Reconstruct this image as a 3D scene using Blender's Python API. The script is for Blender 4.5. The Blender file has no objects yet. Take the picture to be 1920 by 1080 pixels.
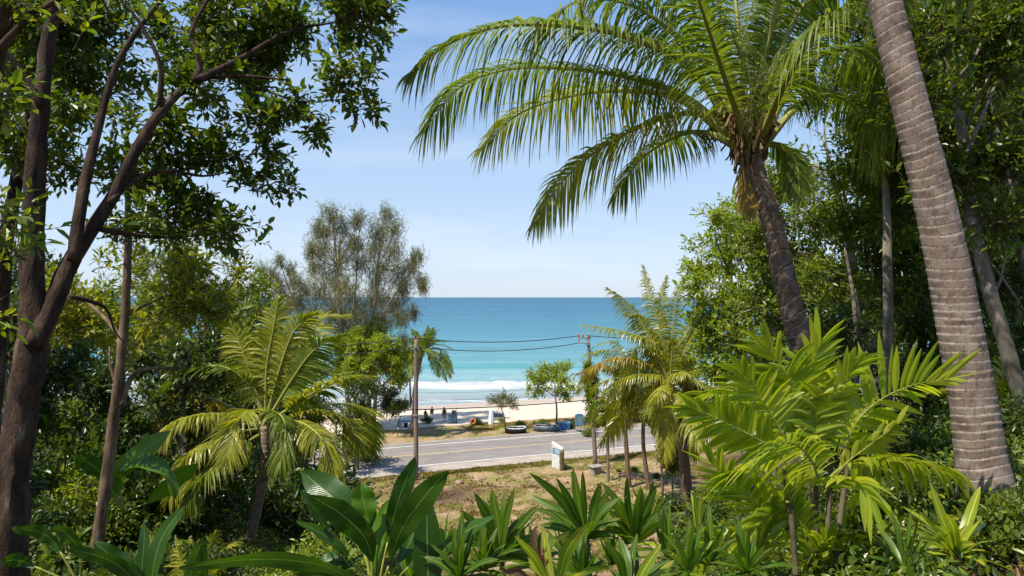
import bpy, math, random
import numpy as np
from mathutils import Vector
R = np.random.default_rng(7)
random.seed(7)
H = 12.0; F = 1280.0; K = 0.385
sc = bpy.context.scene
COL = sc.collection
A3 = lambda *v: np.array(v, float)
def at(px, py, D): return A3((px-960)/F*D, D, H-(py-557)/F*D)
def norm(v):
    v = np.asarray(v, float); n = np.linalg.norm(v, axis=-1, keepdims=True); return v/np.maximum(n, 1e-9)
def sstep(a, b, x):
    t = np.clip((np.asarray(x, float)-a)/(b-a), 0, 1); return t*t*(3-2*t)
# ---------------------------------------------------------------- noise + terrain
_perm = np.random.default_rng(3).random((64, 64))
def vnoise(x, y):
    x = np.asarray(x, float); y = np.asarray(y, float)
    xi = np.floor(x).astype(int); yi = np.floor(y).astype(int); fx = x-xi; fy = y-yi
    fx = fx*fx*(3-2*fx); fy = fy*fy*(3-2*fy)
    g = lambda a, b: _perm[a % 64, b % 64]
    return (g(xi, yi)*(1-fx)+g(xi+1, yi)*fx)*(1-fy)+(g(xi, yi+1)*(1-fx)+g(xi+1, yi+1)*fx)*fy
def fbm(x, y, o=3):
    s = 0; a = .5
    for i in range(o): s = s+a*vnoise(x*2**i+17*i, y*2**i+5*i); a *= .5
    return s
PY = [-60, -6, 0, 3, 5, 8, 12, 16, 20, 26, 33, 41, 46, 500]
PZ = [12.5, 10.7, 10.4, 10.05, 9.6, 8.3, 6.2, 4.6, 3.2, 1.7, .6, .06, 0, 0]
def land(x, y):
    x = np.asarray(x, float); y = np.asarray(y, float)
    v = y-K*x
    yy = y-K*x*sstep(16, 38, y)
    z = np.interp(yy, PY, PZ)
    a = x/np.maximum(y, 3)
    hr = np.interp(y, [-5, 0, 4, 5, 7, 9, 15, 25, 40, 60], [.3, .3, .45, .75, 1.6, 2.7, 4.2, 5, 5.5, 6])*sstep(.27, .72, a)
    hl = np.interp(y, [0, 5, 8, 11, 16, 22, 30, 45], [-.2, -.7, -.3, .5, 2., 2.2, 1.8, 1.5])*sstep(.17, .45, -a)
    z = (z+(hr+hl)*sstep(47, 38, v))*sstep(48, 41, v)
    rough = sstep(47.5, 44, v)
    z = z+rough*((fbm(x*.5, y*.5)-.44)*.45*sstep(3, 9, y)+(fbm(x*2.3+9, y*2.3)-.44)*.16)
    far = sstep(60.5, 63, v)
    z = z+far*(fbm(x*.9, y*.9)-.44)*.25
    return z
def shore(x, v):
    return np.interp(v, [60, 66, 80, 92, 101], [0, -.05, -.75, -1.8, -2.6])
def zat(x, y):
    v = y-K*x
    return float(land(x, y)) if v < 66 else float(shore(x, v))
def hit(px, py):
    for D in np.arange(3, 110, .1):
        p = at(px, py, D)
        if p[2] <= zat(p[0], p[1]): return D
    return 110.
def onground(px, D):
    x = (px-960)/F*D; return A3(x, D, zat(x, D))
# ---------------------------------------------------------------- mesh builder
class MB:
    def __init__(s): s.V = []; s.L = []; s.Q = []; s.T = []; s.n = 0
    def add(s, V, Fc, mi=0, lf=None):
        V = np.asarray(V, float).reshape(-1, 3); Fc = np.asarray(Fc, int)
        if lf is None: lf = np.zeros((len(V), 3))
        s.V.append(V); s.L.append(np.asarray(lf, float).reshape(-1, 3))
        (s.Q if Fc.shape[1] == 4 else s.T).append((Fc+s.n, mi)); s.n += len(V)
    def more(s, Fc, mi, back):   # faces on the last 'back' vertices
        Fc = np.asarray(Fc, int); (s.Q if Fc.shape[1] == 4 else s.T).append((Fc+s.n-back, mi))
    def build(s, name, mats, parent=None, smooth=False, origin=None):
        V = np.concatenate(s.V) if s.V else np.zeros((0, 3))
        if origin is None: origin = A3(*parent.location) if parent is not None else A3(0, 0, 0)
        V = V-origin
        L = np.concatenate(s.L)
        idx = []; st = []; tot = []; mi = []; c = 0
        for arr, k in ((s.Q, 4), (s.T, 3)):
            for Fc, m in arr:
                n = len(Fc); idx.append(Fc.ravel()); st.append(c+np.arange(n)*k); tot.append(np.full(n, k)); mi.append(np.full(n, m)); c += n*k
        idx = np.concatenate(idx); st = np.concatenate(st); tot = np.concatenate(tot); mi = np.concatenate(mi)
        me = bpy.data.meshes.new(name)
        me.vertices.add(len(V)); me.vertices.foreach_set('co', V.astype(np.float32).ravel())
        me.loops.add(len(idx)); me.loops.foreach_set('vertex_index', idx.astype(np.int32))
        me.polygons.add(len(st)); me.polygons.foreach_set('loop_start', st.astype(np.int32))
        me.polygons.foreach_set('material_index', mi.astype(np.int32))
        me.update(calc_edges=True)
        me.polygons.foreach_set('use_smooth', np.full(len(st), bool(smooth)))
        at_ = me.attributes.new('lf', 'FLOAT_VECTOR', 'POINT'); at_.data.foreach_set('vector', L.astype(np.float32).ravel())
        for m in (mats if isinstance(mats, (list, tuple)) else [mats]): me.materials.append(m)
        o = bpy.data.objects.new(name, me); COL.objects.link(o)
        if parent is not None: o.parent = parent
        else: o.location = origin
        return o
def tag(o, label=None, cat=None, group=None, kind=None):
    if label: o['label'] = label
    if cat: o['category'] = cat
    if group: o['group'] = group
    if kind: o['kind'] = kind
    return o
def empty(name, loc, label, cat, group=None):
    o = bpy.data.objects.new(name, None); COL.objects.link(o); o.location = Vector(loc); o.empty_display_size = .2
    return tag(o, label, cat, group)
def catmull(P, n):
    P = np.asarray(P, float)
    if len(P) == 2: 
        t = np.linspace(0, 1, n)[:, None]; return P[0]*(1-t)+P[1]*t
    Q = np.vstack([2*P[0]-P[1], P, 2*P[-1]-P[-2]])
    u = np.linspace(0, len(P)-1-1e-9, n); i = u.astype(int); t = (u-i)[:, None]
    a, b, c, d = Q[i], Q[i+1], Q[i+2], Q[i+3]
    return .5*((2*b)+(-a+c)*t+(2*a-5*b+4*c-d)*t*t+(-a+3*b-3*c+d)*t**3)
def tube(mb, P, r, sides=8, mi=0, n=None, bump=0, rings=None):
    P = np.asarray(P, float)
    if n is None: n = max(2, (len(P)-1)*5+1)
    C = catmull(P, n); rr = np.interp(np.linspace(0, 1, n), np.linspace(0, 1, len(r)), r)
    T = norm(np.gradient(C, axis=0)); s = np.concatenate([[0], np.cumsum(np.linalg.norm(np.diff(C, axis=0), axis=1))])
    ref = A3(1, .13, 0) if abs(T[0][0]) < .8 else A3(0, .2, 1)
    U = norm(np.cross(T, ref)); W = np.cross(T, U)
    th = np.linspace(0, 2*np.pi, sides, endpoint=False)
    RR = rr[:, None]*np.ones(sides)[None]
    ring = np.zeros_like(RR)
    if bump: RR = RR*(1+bump*(fbm(s[:, None]*6+0*th, th[None]*2+s[:, None]*.0, 2)-.38)*2)
    if rings:
        sp, amp = rings
        ph = s[:, None]/sp+.32*np.sin(th[None]+s[:, None]*1.9)+.25*vnoise(th[None]*1.3+np.zeros_like(s[:, None]), s[:, None]*2)+.9*vnoise(s[:, None]*2.3+3, 0*th[None])*2
        f = ph-np.floor(ph); ring = f; k = np.floor(ph)
        w = np.clip(2.6*vnoise(k*3.3+.5, np.cos(th)[None]*1.3+np.sin(th)[None]*.9+k*1.7)-.6, .05, 1.6)
        RR = RR*(1+amp*w*(np.where(f < .82, f/.82, (1-f)/.18)-.5))
    V = C[:, None]+RR[..., None]*(np.cos(th)[None, :, None]*U[:, None]+np.sin(th)[None, :, None]*W[:, None])
    lf = np.stack([s[:, None]+0*th, np.cos(th)[None]+0*s[:, None], ring], -1)
    i = np.arange(n-1)[:, None]*sides; j = np.arange(sides)[None]; j2 = (j+1) % sides
    Fc = np.stack([i+j, i+j2, i+sides+j2, i+sides+j], -1).reshape(-1, 4)
    nb = n*sides
    mb.add(V.reshape(-1, 3), Fc, mi, lf.reshape(-1, 3))
    cap = [[0, k+1, k] for k in range(1, sides-1)]+[[nb-sides, nb-sides+k, nb-sides+k+1] for k in range(1, sides-1)]
    mb.more(cap, mi, nb)
def sticks(mb, P0, P1, r0, r1, mi=0):
    n = len(P0)
    if n == 0: return
    T = norm(P1-P0); U = norm(np.cross(T, A3(.3, .5, .8))); W = np.cross(T, U); V = []
    for P, r in ((P0, r0), (P1, r1)):
        for a in (0, 2.094, 4.189):
            V.append(P+np.asarray(r).reshape(-1, 1)*(math.cos(a)*U+math.sin(a)*W))
    V = np.stack(V, 1).reshape(-1, 3); b = (np.arange(n)*6)[:, None, None]
    Fc = np.array([[0, 1, 4, 3], [1, 2, 5, 4], [2, 0, 3, 5]])[None]+b
    mb.add(V, Fc.reshape(-1, 4), mi)
TP = {'ovate': (np.array([[0, 0, 0], [.33, .5, .08], [.72, .36, .06], [1, 0, -.06], [.72, -.36, .06], [.33, -.5, .08]]), np.array([[0, 1, 2, 3], [0, 3, 4, 5]])),
      'ob': (np.array([[0, 0, 0], [.3, .2, .05], [.7, .5, .08], [1, 0, -.05], [.7, -.5, .08], [.3, -.2, .05]]), np.array([[0, 1, 2, 3], [0, 3, 4, 5]])),
      'diamond': (np.array([[0, 0, 0], [.5, .5, .1], [1, 0, 0], [.5, -.5, .1]]), np.array([[0, 1, 2, 3]])),
      'needle': (np.array([[0, .5, 0], [.5, .5, -.05], [1, 0, -.2], [.5, -.5, -.05], [0, -.5, 0]]), np.array([[0, 1, 3, 4], [1, 2, 3, 3]]))}
TP['needle'] = (np.array([[0, .5, 0], [.6, .5, -.06], [.6, -.5, -.06], [0, -.5, 0], [1, 0, -.2]]), np.array([[0, 1, 2, 3]]))
def scatter(mb, P, Dv, Nv, L, W, kind='ovate', mi=0):
    tv, tf = TP[kind]; n = len(P); Dv = norm(Dv); S = norm(np.cross(Nv, Dv)); N = np.cross(Dv, S)
    L = np.broadcast_to(L, n)[:, None, None]; W = np.broadcast_to(W, n)[:, None, None]
    V = P[:, None]+tv[None, :, :1]*L*Dv[:, None]+tv[None, :, 1:2]*W*S[:, None]+tv[None, :, 2:]*L*N[:, None]
    m = len(tv); r = R.random(n)
    lf = np.zeros((n, m, 3)); lf[:, :, 0] = tv[:, 0]; lf[:, :, 1] = tv[:, 1]; lf[:, :, 2] = r[:, None]
    Fc = (tf[None]+(np.arange(n)*m)[:, None, None]).reshape(-1, tf.shape[1])
    mb.add(V.reshape(-1, 3), Fc, mi, lf.reshape(-1, 3))
def rdir(n): return norm(R.normal(size=(n, 3)))
GLOB = 2.1
def foliage(mb, blobs, L=.11, W=.05, cov=2., k=7, kind='ovate', mi=0, mtw=1, up=.35, droop=.15, sl=None, clump=.9, gap=.42, twig=.0035, root=None):
    """leafy sprays filling ellipsoids; blobs: (centre, (rx,ry,rz))"""
    sl = sl or L*2.6
    for c, r in blobs:
        r = np.ones(3)*r; area = np.pi*r[0]*r[2]
        n = max(4, int(cov*GLOB*area/(k*L*W*.42)))
        d = rdir(int(n*2.6)); rad = R.random(len(d))**.45
        # ragged outline: radius varies with direction in lumps
        lump = .72+.5*vnoise(d[:, 0]*2.6+c[0]*3+9, d[:, 2]*2.6+d[:, 1]*2.1+c[2]*3)
        q = d*rad[:, None]*lump[:, None]
        P = c+q*r
        g = vnoise(P[:, 0]/(clump*.55)+P[:, 1]*.9, P[:, 2]/(clump*.55)+P[:, 1]*.7)
        P = P[g > gap][:n]; q = q[g > gap][:n]; d = d[g > gap][:n]
        n = len(P)
        if n == 0: continue
        sd = norm(d*.8+rdir(n)*.75+A3(0, 0, up))
        if twig:
            sticks(mb, P-sd*sl*.7, P+sd*sl*.8, np.full(n, twig), np.full(n, twig*.5), mtw)
            m = max(3, n//16); ii = R.choice(n, m)
            mid = c+(P[ii]-c)*.1
            sticks(mb, mid, P[ii]-sd[ii]*sl*.5, np.full(m, twig*2.6), np.full(m, twig*1.2), mtw)
        az = R.random(n)*6.28
        u = norm(np.cross(sd, rdir(n))); w = np.cross(sd, u)
        for i in range(k):
            t = (i+.5)/k
            ang = az+i*2.4
            side = np.cos(ang)[:, None]*u+np.sin(ang)[:, None]*w
            ld = norm(sd*(.25+.9*t)+side*(1.05-.5*t)+A3(0, 0, -droop)+rdir(n)*.2)
            nv = norm(A3(0, 0, 1)+sd*.25+rdir(n)*.55)
            s_ = L*(.45+.95*R.random(n)**1.2)
            scatter(mb, P+sd*(sl*(t-.3)), ld, nv, s_, s_*W/L, kind, mi)
# ---------------------------------------------------------------- materials
def newmat(name):
    m = bpy.data.materials.new(name); m.use_nodes = True; nt = m.node_tree; nt.nodes.clear()
    out = nt.nodes.new('ShaderNodeOutputMaterial'); return m, nt, out
def nd(nt, t, **kw):
    n = nt.nodes.new('ShaderNode'+t)
    for k, v in kw.items():
        if k in ('op',): n.operation = v
        elif isinstance(k, str) and hasattr(n, k): setattr(n, k, v)
    return n
def ramp(nt, fac, stops):
    n = nt.nodes.new('ShaderNodeValToRGB'); cr = n.color_ramp
    while len(cr.elements) < len(stops): cr.elements.new(.5)
    for e, (p, c) in zip(cr.elements, stops): e.position = p; e.color = (*c, 1)
    nt.links.new(fac, n.inputs[0]); return n.outputs[0]
def attr(nt):
    a = nd(nt, 'Attribute', attribute_name='lf'); s = nd(nt, 'SeparateXYZ'); nt.links.new(a.outputs['Vector'], s.inputs[0]); return s.outputs
def mixc(nt, fac, a, b, bt='MIX'):
    n = nt.nodes.new('ShaderNodeMix'); n.data_type = 'RGBA'; n.blend_type = bt
    for v, s in ((fac, n.inputs[0]), (a, n.inputs[6]), (b, n.inputs[7])):
        if hasattr(v, 'links') or hasattr(v, 'is_linked'): nt.links.new(v, s)
        elif isinstance(v, (int, float)): s.default_value = v
        else: s.default_value = (*v, 1)
    return n.outputs[2]
def noise(nt, scale, vec=None, detail=4, rough=.6, map_=None):
    n = nd(nt, 'TexNoise'); n.inputs['Scale'].default_value = scale; n.inputs['Detail'].default_value = detail; n.inputs['Roughness'].default_value = rough
    if vec is not None:
        if map_:
            m = nd(nt, 'Mapping'); m.inputs['Scale'].default_value = map_; nt.links.new(vec, m.inputs[0]); vec = m.outputs[0]
        nt.links.new(vec, n.inputs['Vector'])
    return n.outputs[0]
def math_(nt, op, a, b=None, c=None):
    n = nd(nt, 'Math'); n.operation = op
    for v, s in ((a, n.inputs[0]), (b, n.inputs[1]), (c, n.inputs[2])):
        if v is None: continue
        if isinstance(v, (int, float)): s.default_value = v
        else: nt.links.new(v, s)
    return n.outputs[0]
def wpos(nt): return nd(nt, 'NewGeometry').outputs['Position']
def leafmat(name, cols, trans=.38, rough=.42, tip=None, vein=False, spec=.5, tcol=1.5):
    cols = [(c_[0]*1.72+.004, c_[1]*1.4, c_[2]*.9) for c_ in cols]
    m, nt, out = newmat(name); x, y, z = attr(nt)
    n_ = len(cols); c = ramp(nt, z, [(i/(n_-1) if n_ > 1 else 0, cols[i]) for i in range(n_)])
    pn = noise(nt, 1.3, wpos(nt), 2)
    c = mixc(nt, math_(nt, 'MULTIPLY', pn, .55), c, tuple(v*.62 for v in cols[0]))
    bump = None
    if tip:
        f = math_(nt, 'ADD', math_(nt, 'MULTIPLY_ADD', x, 2.2, -1.75), math_(nt, 'MULTIPLY_ADD', noise(nt, 9, wpos(nt)), 1.6, -.75))
        f2 = nd(nt, 'Clamp'); nt.links.new(f, f2.inputs[0]); c = mixc(nt, f2.outputs[0], c, tip)
    if vein:
        cb = nd(nt, 'CombineXYZ'); ay = math_(nt, 'ABSOLUTE', y)
        w = math_(nt, 'SINE', math_(nt, 'MULTIPLY', math_(nt, 'SUBTRACT', math_(nt, 'MULTIPLY', x, 1.), math_(nt, 'MULTIPLY', ay, .12)), 260.))
        b = nd(nt, 'Bump'); b.inputs['Strength'].default_value = .2; b.inputs['Distance'].default_value = .003; nt.links.new(w, b.inputs['Height']); bump = b.outputs[0]
        c = mixc(nt, math_(nt, 'MULTIPLY_ADD', w, .035, .035), c, tuple(v*1.7 for v in cols[-1]))
        blot = noise(nt, 7, wpos(nt), 5)
        c = mixc(nt, math_(nt, 'MULTIPLY', math_(nt, 'GREATER_THAN', blot, .66), .6), c, (.16, .12, .03))
        rib = math_(nt, 'LESS_THAN', ay, .035); c = mixc(nt, rib, c, (.22, .3, .07))
    if 'strap' in name:
        ay = math_(nt, 'ABSOLUTE', y); c = mixc(nt, math_(nt, 'MULTIPLY', math_(nt, 'LESS_THAN', ay, .09), .6), c, tuple(v*2. for v in cols[-1]))
        ed_ = math_(nt, 'GREATER_THAN', math_(nt, 'ADD', math_(nt, 'MULTIPLY', ay, .35), noise(nt, 22, wpos(nt), 5)), .93); c = mixc(nt, math_(nt, 'MULTIPLY', ed_, .7), c, (.2, .14, .05))
    p = nd(nt, 'BsdfPrincipled'); nt.links.new(c, p.inputs['Base Color']); nt.links.new(math_(nt, 'MULTIPLY_ADD', noise(nt, 18, wpos(nt), 4), .3, rough-.12), p.inputs['Roughness']); p.inputs['Specular IOR Level'].default_value = spec
    t = nd(nt, 'BsdfTranslucent'); tc = mixc(nt, 1., c, (tcol*1.05, tcol*1.1, tcol*.35), 'MULTIPLY'); nt.links.new(tc, t.inputs[0])
    if bump is not None: nt.links.new(bump, p.inputs['Normal'])
    mx = nd(nt, 'MixShader'); mx.inputs[0].default_value = trans
    nt.links.new(p.outputs[0], mx.inputs[1]); nt.links.new(t.outputs[0], mx.inputs[2]); nt.links.new(mx.outputs[0], out.inputs[0])
    return m
def surf(name, stops, scale=3., rough=.85, detail=6, map_=None, bump=.4, bdist=.02, bscale=None, spec=.3, obj=False):
    m, nt, out = newmat(name)
    vec = nd(nt, 'TexCoord').outputs['Object'] if obj else wpos(nt)
    c = ramp(nt, noise(nt, scale, vec, detail, .65, map_), stops)
    p = nd(nt, 'BsdfPrincipled'); nt.links.new(c, p.inputs['Base Color']); p.inputs['Roughness'].default_value = rough; p.inputs['Specular IOR Level'].default_value = spec
    if bump:
        b = nd(nt, 'Bump'); b.inputs['Strength'].default_value = bump; b.inputs['Distance'].default_value = bdist
        nt.links.new(noise(nt, bscale or scale*3, vec, 5, .7, map_), b.inputs['Height']); nt.links.new(b.outputs[0], p.inputs['Normal'])
    nt.links.new(p.outputs[0], out.inputs[0]); return m
def palmbark(name, light, mid, dark):
    m, nt, out = newmat(name); x, y, z = attr(nt); P = wpos(nt)
    c = ramp(nt, noise(nt, 7, P, 6, .7), [(.33, dark), (.47, mid), (.66, light)])
    fine = noise(nt, 60, P, 3, .6, (1, 1, .12)); c = mixc(nt, math_(nt, 'MULTIPLY', fine, .5), c, tuple(v*.5 for v in mid))
    blot = noise(nt, 3.1, P, 5, .75); c = mixc(nt, math_(nt, 'MULTIPLY', math_(nt, 'GREATER_THAN', blot, .59), .45), c, dark)
    cr_ = noise(nt, 38, P, 6, .8, (1, 1, .09)); c = mixc(nt, math_(nt, 'MULTIPLY', math_(nt, 'LESS_THAN', cr_, .42), .6), c, dark)
    ch_ = noise(nt, 14, P, 6, .85); c = mixc(nt, math_(nt, 'MULTIPLY', math_(nt, 'GREATER_THAN', ch_, .62), .75), c, tuple(v*.55 for v in dark))
    bg_ = noise(nt, 1.7, P, 4, .7); c = mixc(nt, math_(nt, 'MULTIPLY', ramp(nt, bg_, [(.45, (0, 0, 0)), (.6, (1, 1, 1))]), .4), c, tuple(v*.9 for v in mid))
    li = noise(nt, 5, P, 6, .8); c = mixc(nt, math_(nt, 'MULTIPLY', math_(nt, 'GREATER_THAN', li, .6), .4), c, (.42, .38, .33))
    edge = math_(nt, 'GREATER_THAN', math_(nt, 'ADD', z, math_(nt, 'MULTIPLY_ADD', noise(nt, 25, P), .25, -.12)), .9)
    c = mixc(nt, math_(nt, 'MULTIPLY', math_(nt, 'MULTIPLY', edge, .6), math_(nt, 'GREATER_THAN', noise(nt, 16, P, 4, .7), .48)), c, tuple(min(1, v*1.15) for v in light))
    low = math_(nt, 'LESS_THAN', z, .1); c = mixc(nt, math_(nt, 'MULTIPLY', low, .7), c, tuple(v*.7 for v in dark))
    p = nd(nt, 'BsdfPrincipled'); nt.links.new(c, p.inputs['Base Color']); p.inputs['Roughness'].default_value = .9; p.inputs['Specular IOR Level'].default_value = .2
    b = nd(nt, 'Bump'); b.inputs['Strength'].default_value = .6; b.inputs['Distance'].default_value = .012
    nt.links.new(noise(nt, 45, P, 5, .75, (1, 1, .35)), b.inputs['Height']); nt.links.new(b.outputs[0], p.inputs['Normal'])
    nt.links.new(p.outputs[0], out.inputs[0]); return m
def flat(name, col, rough=.6, metal=0, var=.12):
    return surf(name, [(.3, tuple(v*(1-var) for v in col)), (.7, tuple(min(1, v*(1+var)) for v in col))], 6, rough, 4, bump=.15, bdist=.01)
M = {}
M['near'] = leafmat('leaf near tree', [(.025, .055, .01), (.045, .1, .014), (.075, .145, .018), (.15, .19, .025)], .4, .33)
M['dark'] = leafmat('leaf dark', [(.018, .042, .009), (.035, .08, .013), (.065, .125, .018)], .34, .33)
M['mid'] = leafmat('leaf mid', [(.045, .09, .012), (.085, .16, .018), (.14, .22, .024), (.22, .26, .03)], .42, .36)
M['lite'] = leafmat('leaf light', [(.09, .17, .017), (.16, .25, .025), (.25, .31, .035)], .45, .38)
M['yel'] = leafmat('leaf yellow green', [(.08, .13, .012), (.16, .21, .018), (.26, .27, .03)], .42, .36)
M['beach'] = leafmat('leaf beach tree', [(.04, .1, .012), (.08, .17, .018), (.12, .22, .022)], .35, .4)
M['casu'] = leafmat('needle grey green', [(.09, .135, .06), (.13, .165, .065), (.19, .18, .085)], .4, .6, tcol=1.2)
M['coco'] = leafmat('coconut leaflet', [(.05, .105, .016), (.1, .17, .024), (.17, .23, .04)], .46, .42, tip=(.34, .27, .08), spec=.35)
M['cocoy'] = leafmat('young coconut leaflet', [(.11, .17, .02), (.2, .25, .03), (.3, .31, .05)], .42, .33, tip=(.28, .2, .07), spec=.6)
M['cocoold'] = leafmat('old coconut leaflet', [(.16, .15, .03), (.26, .2, .06), (.3, .24, .1)], .35, .4, tip=(.3, .2, .1))
M['deadfrond'] = leafmat('dead frond', [(.06, .05, .035), (.11, .085, .06), (.17, .14, .11)], .2, .7)
M['areca'] = leafmat('areca leaflet', [(.13, .23, .02), (.22, .32, .028), (.3, .37, .035)], .5, .34, tip=(.38, .33, .1))
M['arecay'] = leafmat('yellow areca leaflet', [(.16, .26, .02), (.22, .3, .03), (.25, .27, .06)], .5, .35, tip=(.36, .24, .13))
M['heli'] = leafmat('heliconia leaf', [(.012, .05, .008), (.022, .075, .012), (.035, .1, .014)], .4, .3, vein=True)
M['heliy'] = leafmat('bright heliconia leaf', [(.045, .13, .012), (.075, .18, .016)], .45, .32, vein=True)
M['strap'] = leafmat('strap leaf', [(.025, .075, .012), (.045, .115, .016), (.075, .155, .02)], .42, .36, vein=False, spec=.4, tip=(.2, .16, .05))
M['straplite'] = leafmat('light strap leaf', [(.1, .19, .02), (.17, .26, .03), (.24, .3, .04)], .4, .32, tip=(.3, .25, .06))
M['purple'] = leafmat('purple leaf', [(.1, .025, .04), (.16, .04, .06)], .3, .3)
M['rust'] = leafmat('rusty leaf', [(.06, .04, .035), (.1, .07, .05)], .3, .5)
M['grass'] = leafmat('grass blade', [(.05, .1, .015), (.1, .13, .02), (.2, .17, .05), (.25, .2, .08)], .3, .6, spec=.2)
M['litter'] = leafmat('dry litter', [(.06, .04, .03), (.12, .09, .06), (.2, .17, .13)], .15, .7, spec=.2)
M['bark'] = surf('reddish bark', [(.3, (.014, .008, .005)), (.47, (.042, .023, .014)), (.6, (.09, .053, .032)), (.72, (.22, .18, .13))], 7, .9, 10, (1, 1, .35), 1., .03)
M['barkg'] = surf('grey bark', [(.3, (.07, .055, .04)), (.5, (.17, .14, .1)), (.7, (.34, .29, .23))], 6, .9, 8, (1, 1, .4), .8, .015)
M['barkb'] = surf('brown bark', [(.3, (.06, .035, .02)), (.5, (.16, .1, .06)), (.7, (.3, .22, .14))], 9, .9, 8, (1, 1, .3), .8, .02)
M['barkl'] = surf('pale branch bark', [(.35, (.13, .1, .065)), (.65, (.36, .3, .22))], 8, .9, 6, None, .6, .01)
M['twig'] = flat('twig', (.09, .06, .035), .9)
M['palmnear'] = palmbark('near palm bark', (.43, .34, .27), (.26, .19, .145), (.07, .048, .038))
M['palm'] = palmbark('palm bark', (.3, .21, .15), (.18, .12, .08), (.06, .04, .03))
M['stalk'] = flat('green frond stalk', (.27, .27, .05), .45)
M['stalkd'] = flat('brown frond stalk', (.2, .13, .05), .6)
M['fibre'] = flat('palm fibre', (.1, .06, .035), .95, var=.5)
M['nut'] = flat('coconut husk', (.2, .2, .04), .5)
M['concrete'] = surf('concrete', [(.3, (.2, .17, .15)), (.7, (.36, .32, .28))], 4, .9, bump=.3)
M['pole'] = surf('pole concrete', [(.3, (.15, .11, .09)), (.7, (.27, .2, .165))], 3, .85, map_=(3, 3, .3), bump=.3)
M['wire'] = flat('cable rubber', (.025, .03, .04), .5)
M['white'] = flat('white paint', (.7, .7, .68), .5)
M['dirtywhite'] = surf('weathered white paint', [(.3, (.3, .28, .24)), (.55, (.7, .7, .68))], 7, .6)
M['blue'] = flat('blue paint', (.04, .14, .34), .5)
M['lblue'] = surf('faded blue paint', [(.35, (.07, .18, .3)), (.65, (.17, .32, .45))], 6, .6)
M['slate'] = flat('slate blue paint', (.09, .13, .18), .6)
M['black'] = flat('black rubber', (.015, .016, .018), .5)
M['orange'] = flat('orange plastic', (.75, .2, .08), .5)
M['yellow'] = flat('yellow paint', (.6, .42, .05), .5)
M['wood'] = surf('driftwood', [(.3, (.12, .08, .05)), (.7, (.3, .22, .15))], 5, .9, map_=(1, 1, 6))
M['skin'] = flat('skin', (.32, .17, .1), .5, var=.05)
M['hair'] = flat('hair', (.015, .012, .01), .5)
M['cloth1'] = flat('brown cloth', (.1, .06, .045), .9)
M['cloth2'] = flat('pale cloth', (.45, .4, .36), .9)
M['clod'] = surf('dirt clod', [(.3, (.12, .075, .045)), (.7, (.4, .28, .18))], 4, .95, bump=.8, bdist=.05)
M['post'] = surf('mossy post', [(.3, (.05, .05, .02)), (.7, (.2, .15, .09))], 5, .9)
M['ceramic'] = flat('insulator', (.35, .2, .12), .3)
# ---------------------------------------------------------------- setting
def grid(xs, vs, zf, name, mat, yf, mask=None, smooth=True):
    X, Vv = np.meshgrid(xs, vs, indexing='ij'); Y = yf(X, Vv); Z = zf(X, Y, Vv)
    nx, nv = X.shape; i = np.arange(nx-1)[:, None]*nv; j = np.arange(nv-1)[None]
    Fc = np.stack([i+j, i+nv+j, i+nv+j+1, i+j+1], -1).reshape(-1, 4)
    lf = np.stack([X*0, X*0, mask(X, Y, Vv) if mask else X*0], -1).reshape(-1, 3)
    mb = MB(); mb.add(np.stack([X, Y, Z], -1).reshape(-1, 3), Fc, 0, lf)
    return tag(mb.build(name, mat, smooth=smooth), kind='structure')
def dens(a, b, c, d, fine, coarse):
    return np.concatenate([np.arange(a, b, coarse), np.arange(b, c, fine), np.arange(c, d+.01, coarse)])
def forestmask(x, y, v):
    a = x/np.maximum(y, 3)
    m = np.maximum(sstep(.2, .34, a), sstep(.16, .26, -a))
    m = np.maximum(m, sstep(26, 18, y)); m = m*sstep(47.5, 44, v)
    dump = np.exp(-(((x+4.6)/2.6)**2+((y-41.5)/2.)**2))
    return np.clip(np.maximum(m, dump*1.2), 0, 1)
m, nt, out = newmat('earth and dry grass'); x_, y_, z_ = attr(nt); P = wpos(nt)
dirt = ramp(nt, noise(nt, 3.5, P, 8, .7), [(.3, (.2, .115, .06)), (.5, (.36, .235, .135)), (.7, (.52, .39, .26))])
gr = ramp(nt, noise(nt, 5, P, 6, .7), [(.3, (.1, .13, .025)), (.6, (.27, .22, .07)), (.8, (.36, .29, .12))])
gm = ramp(nt, noise(nt, .55, P, 4, .6), [(.43, (0, 0, 0)), (.57, (1, 1, 1))])
c = mixc(nt, gm, dirt, gr)
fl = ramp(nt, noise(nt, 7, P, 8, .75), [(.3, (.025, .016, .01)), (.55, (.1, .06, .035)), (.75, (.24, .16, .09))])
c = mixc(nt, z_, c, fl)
p = nd(nt, 'BsdfPrincipled'); nt.links.new(c, p.inputs['Base Color']); p.inputs['Roughness'].default_value = .95; p.inputs['Specular IOR Level'].default_value = .15
b = nd(nt, 'Bump'); b.inputs['Strength'].default_value = .9; b.inputs['Distance'].default_value = .06; nt.links.new(noise(nt, 6, P, 8, .75), b.inputs['Height']); nt.links.new(b.outputs[0], p.inputs['Normal'])
nt.links.new(p.outputs[0], out.inputs[0]); M['ground'] = m
YF = lambda x, v: v+K*x
grid(dens(-300, -26, 30, 300, .3, 6), np.concatenate([np.arange(-60, -4, 2.), np.arange(-4, 50, .3), np.arange(50, 66.01, .5)]), lambda x, y, v: land(x, y)-.02*(sstep(48, 48.6, v)*sstep(61, 60.4, v)), 'ground', M['ground'], YF, forestmask)
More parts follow.
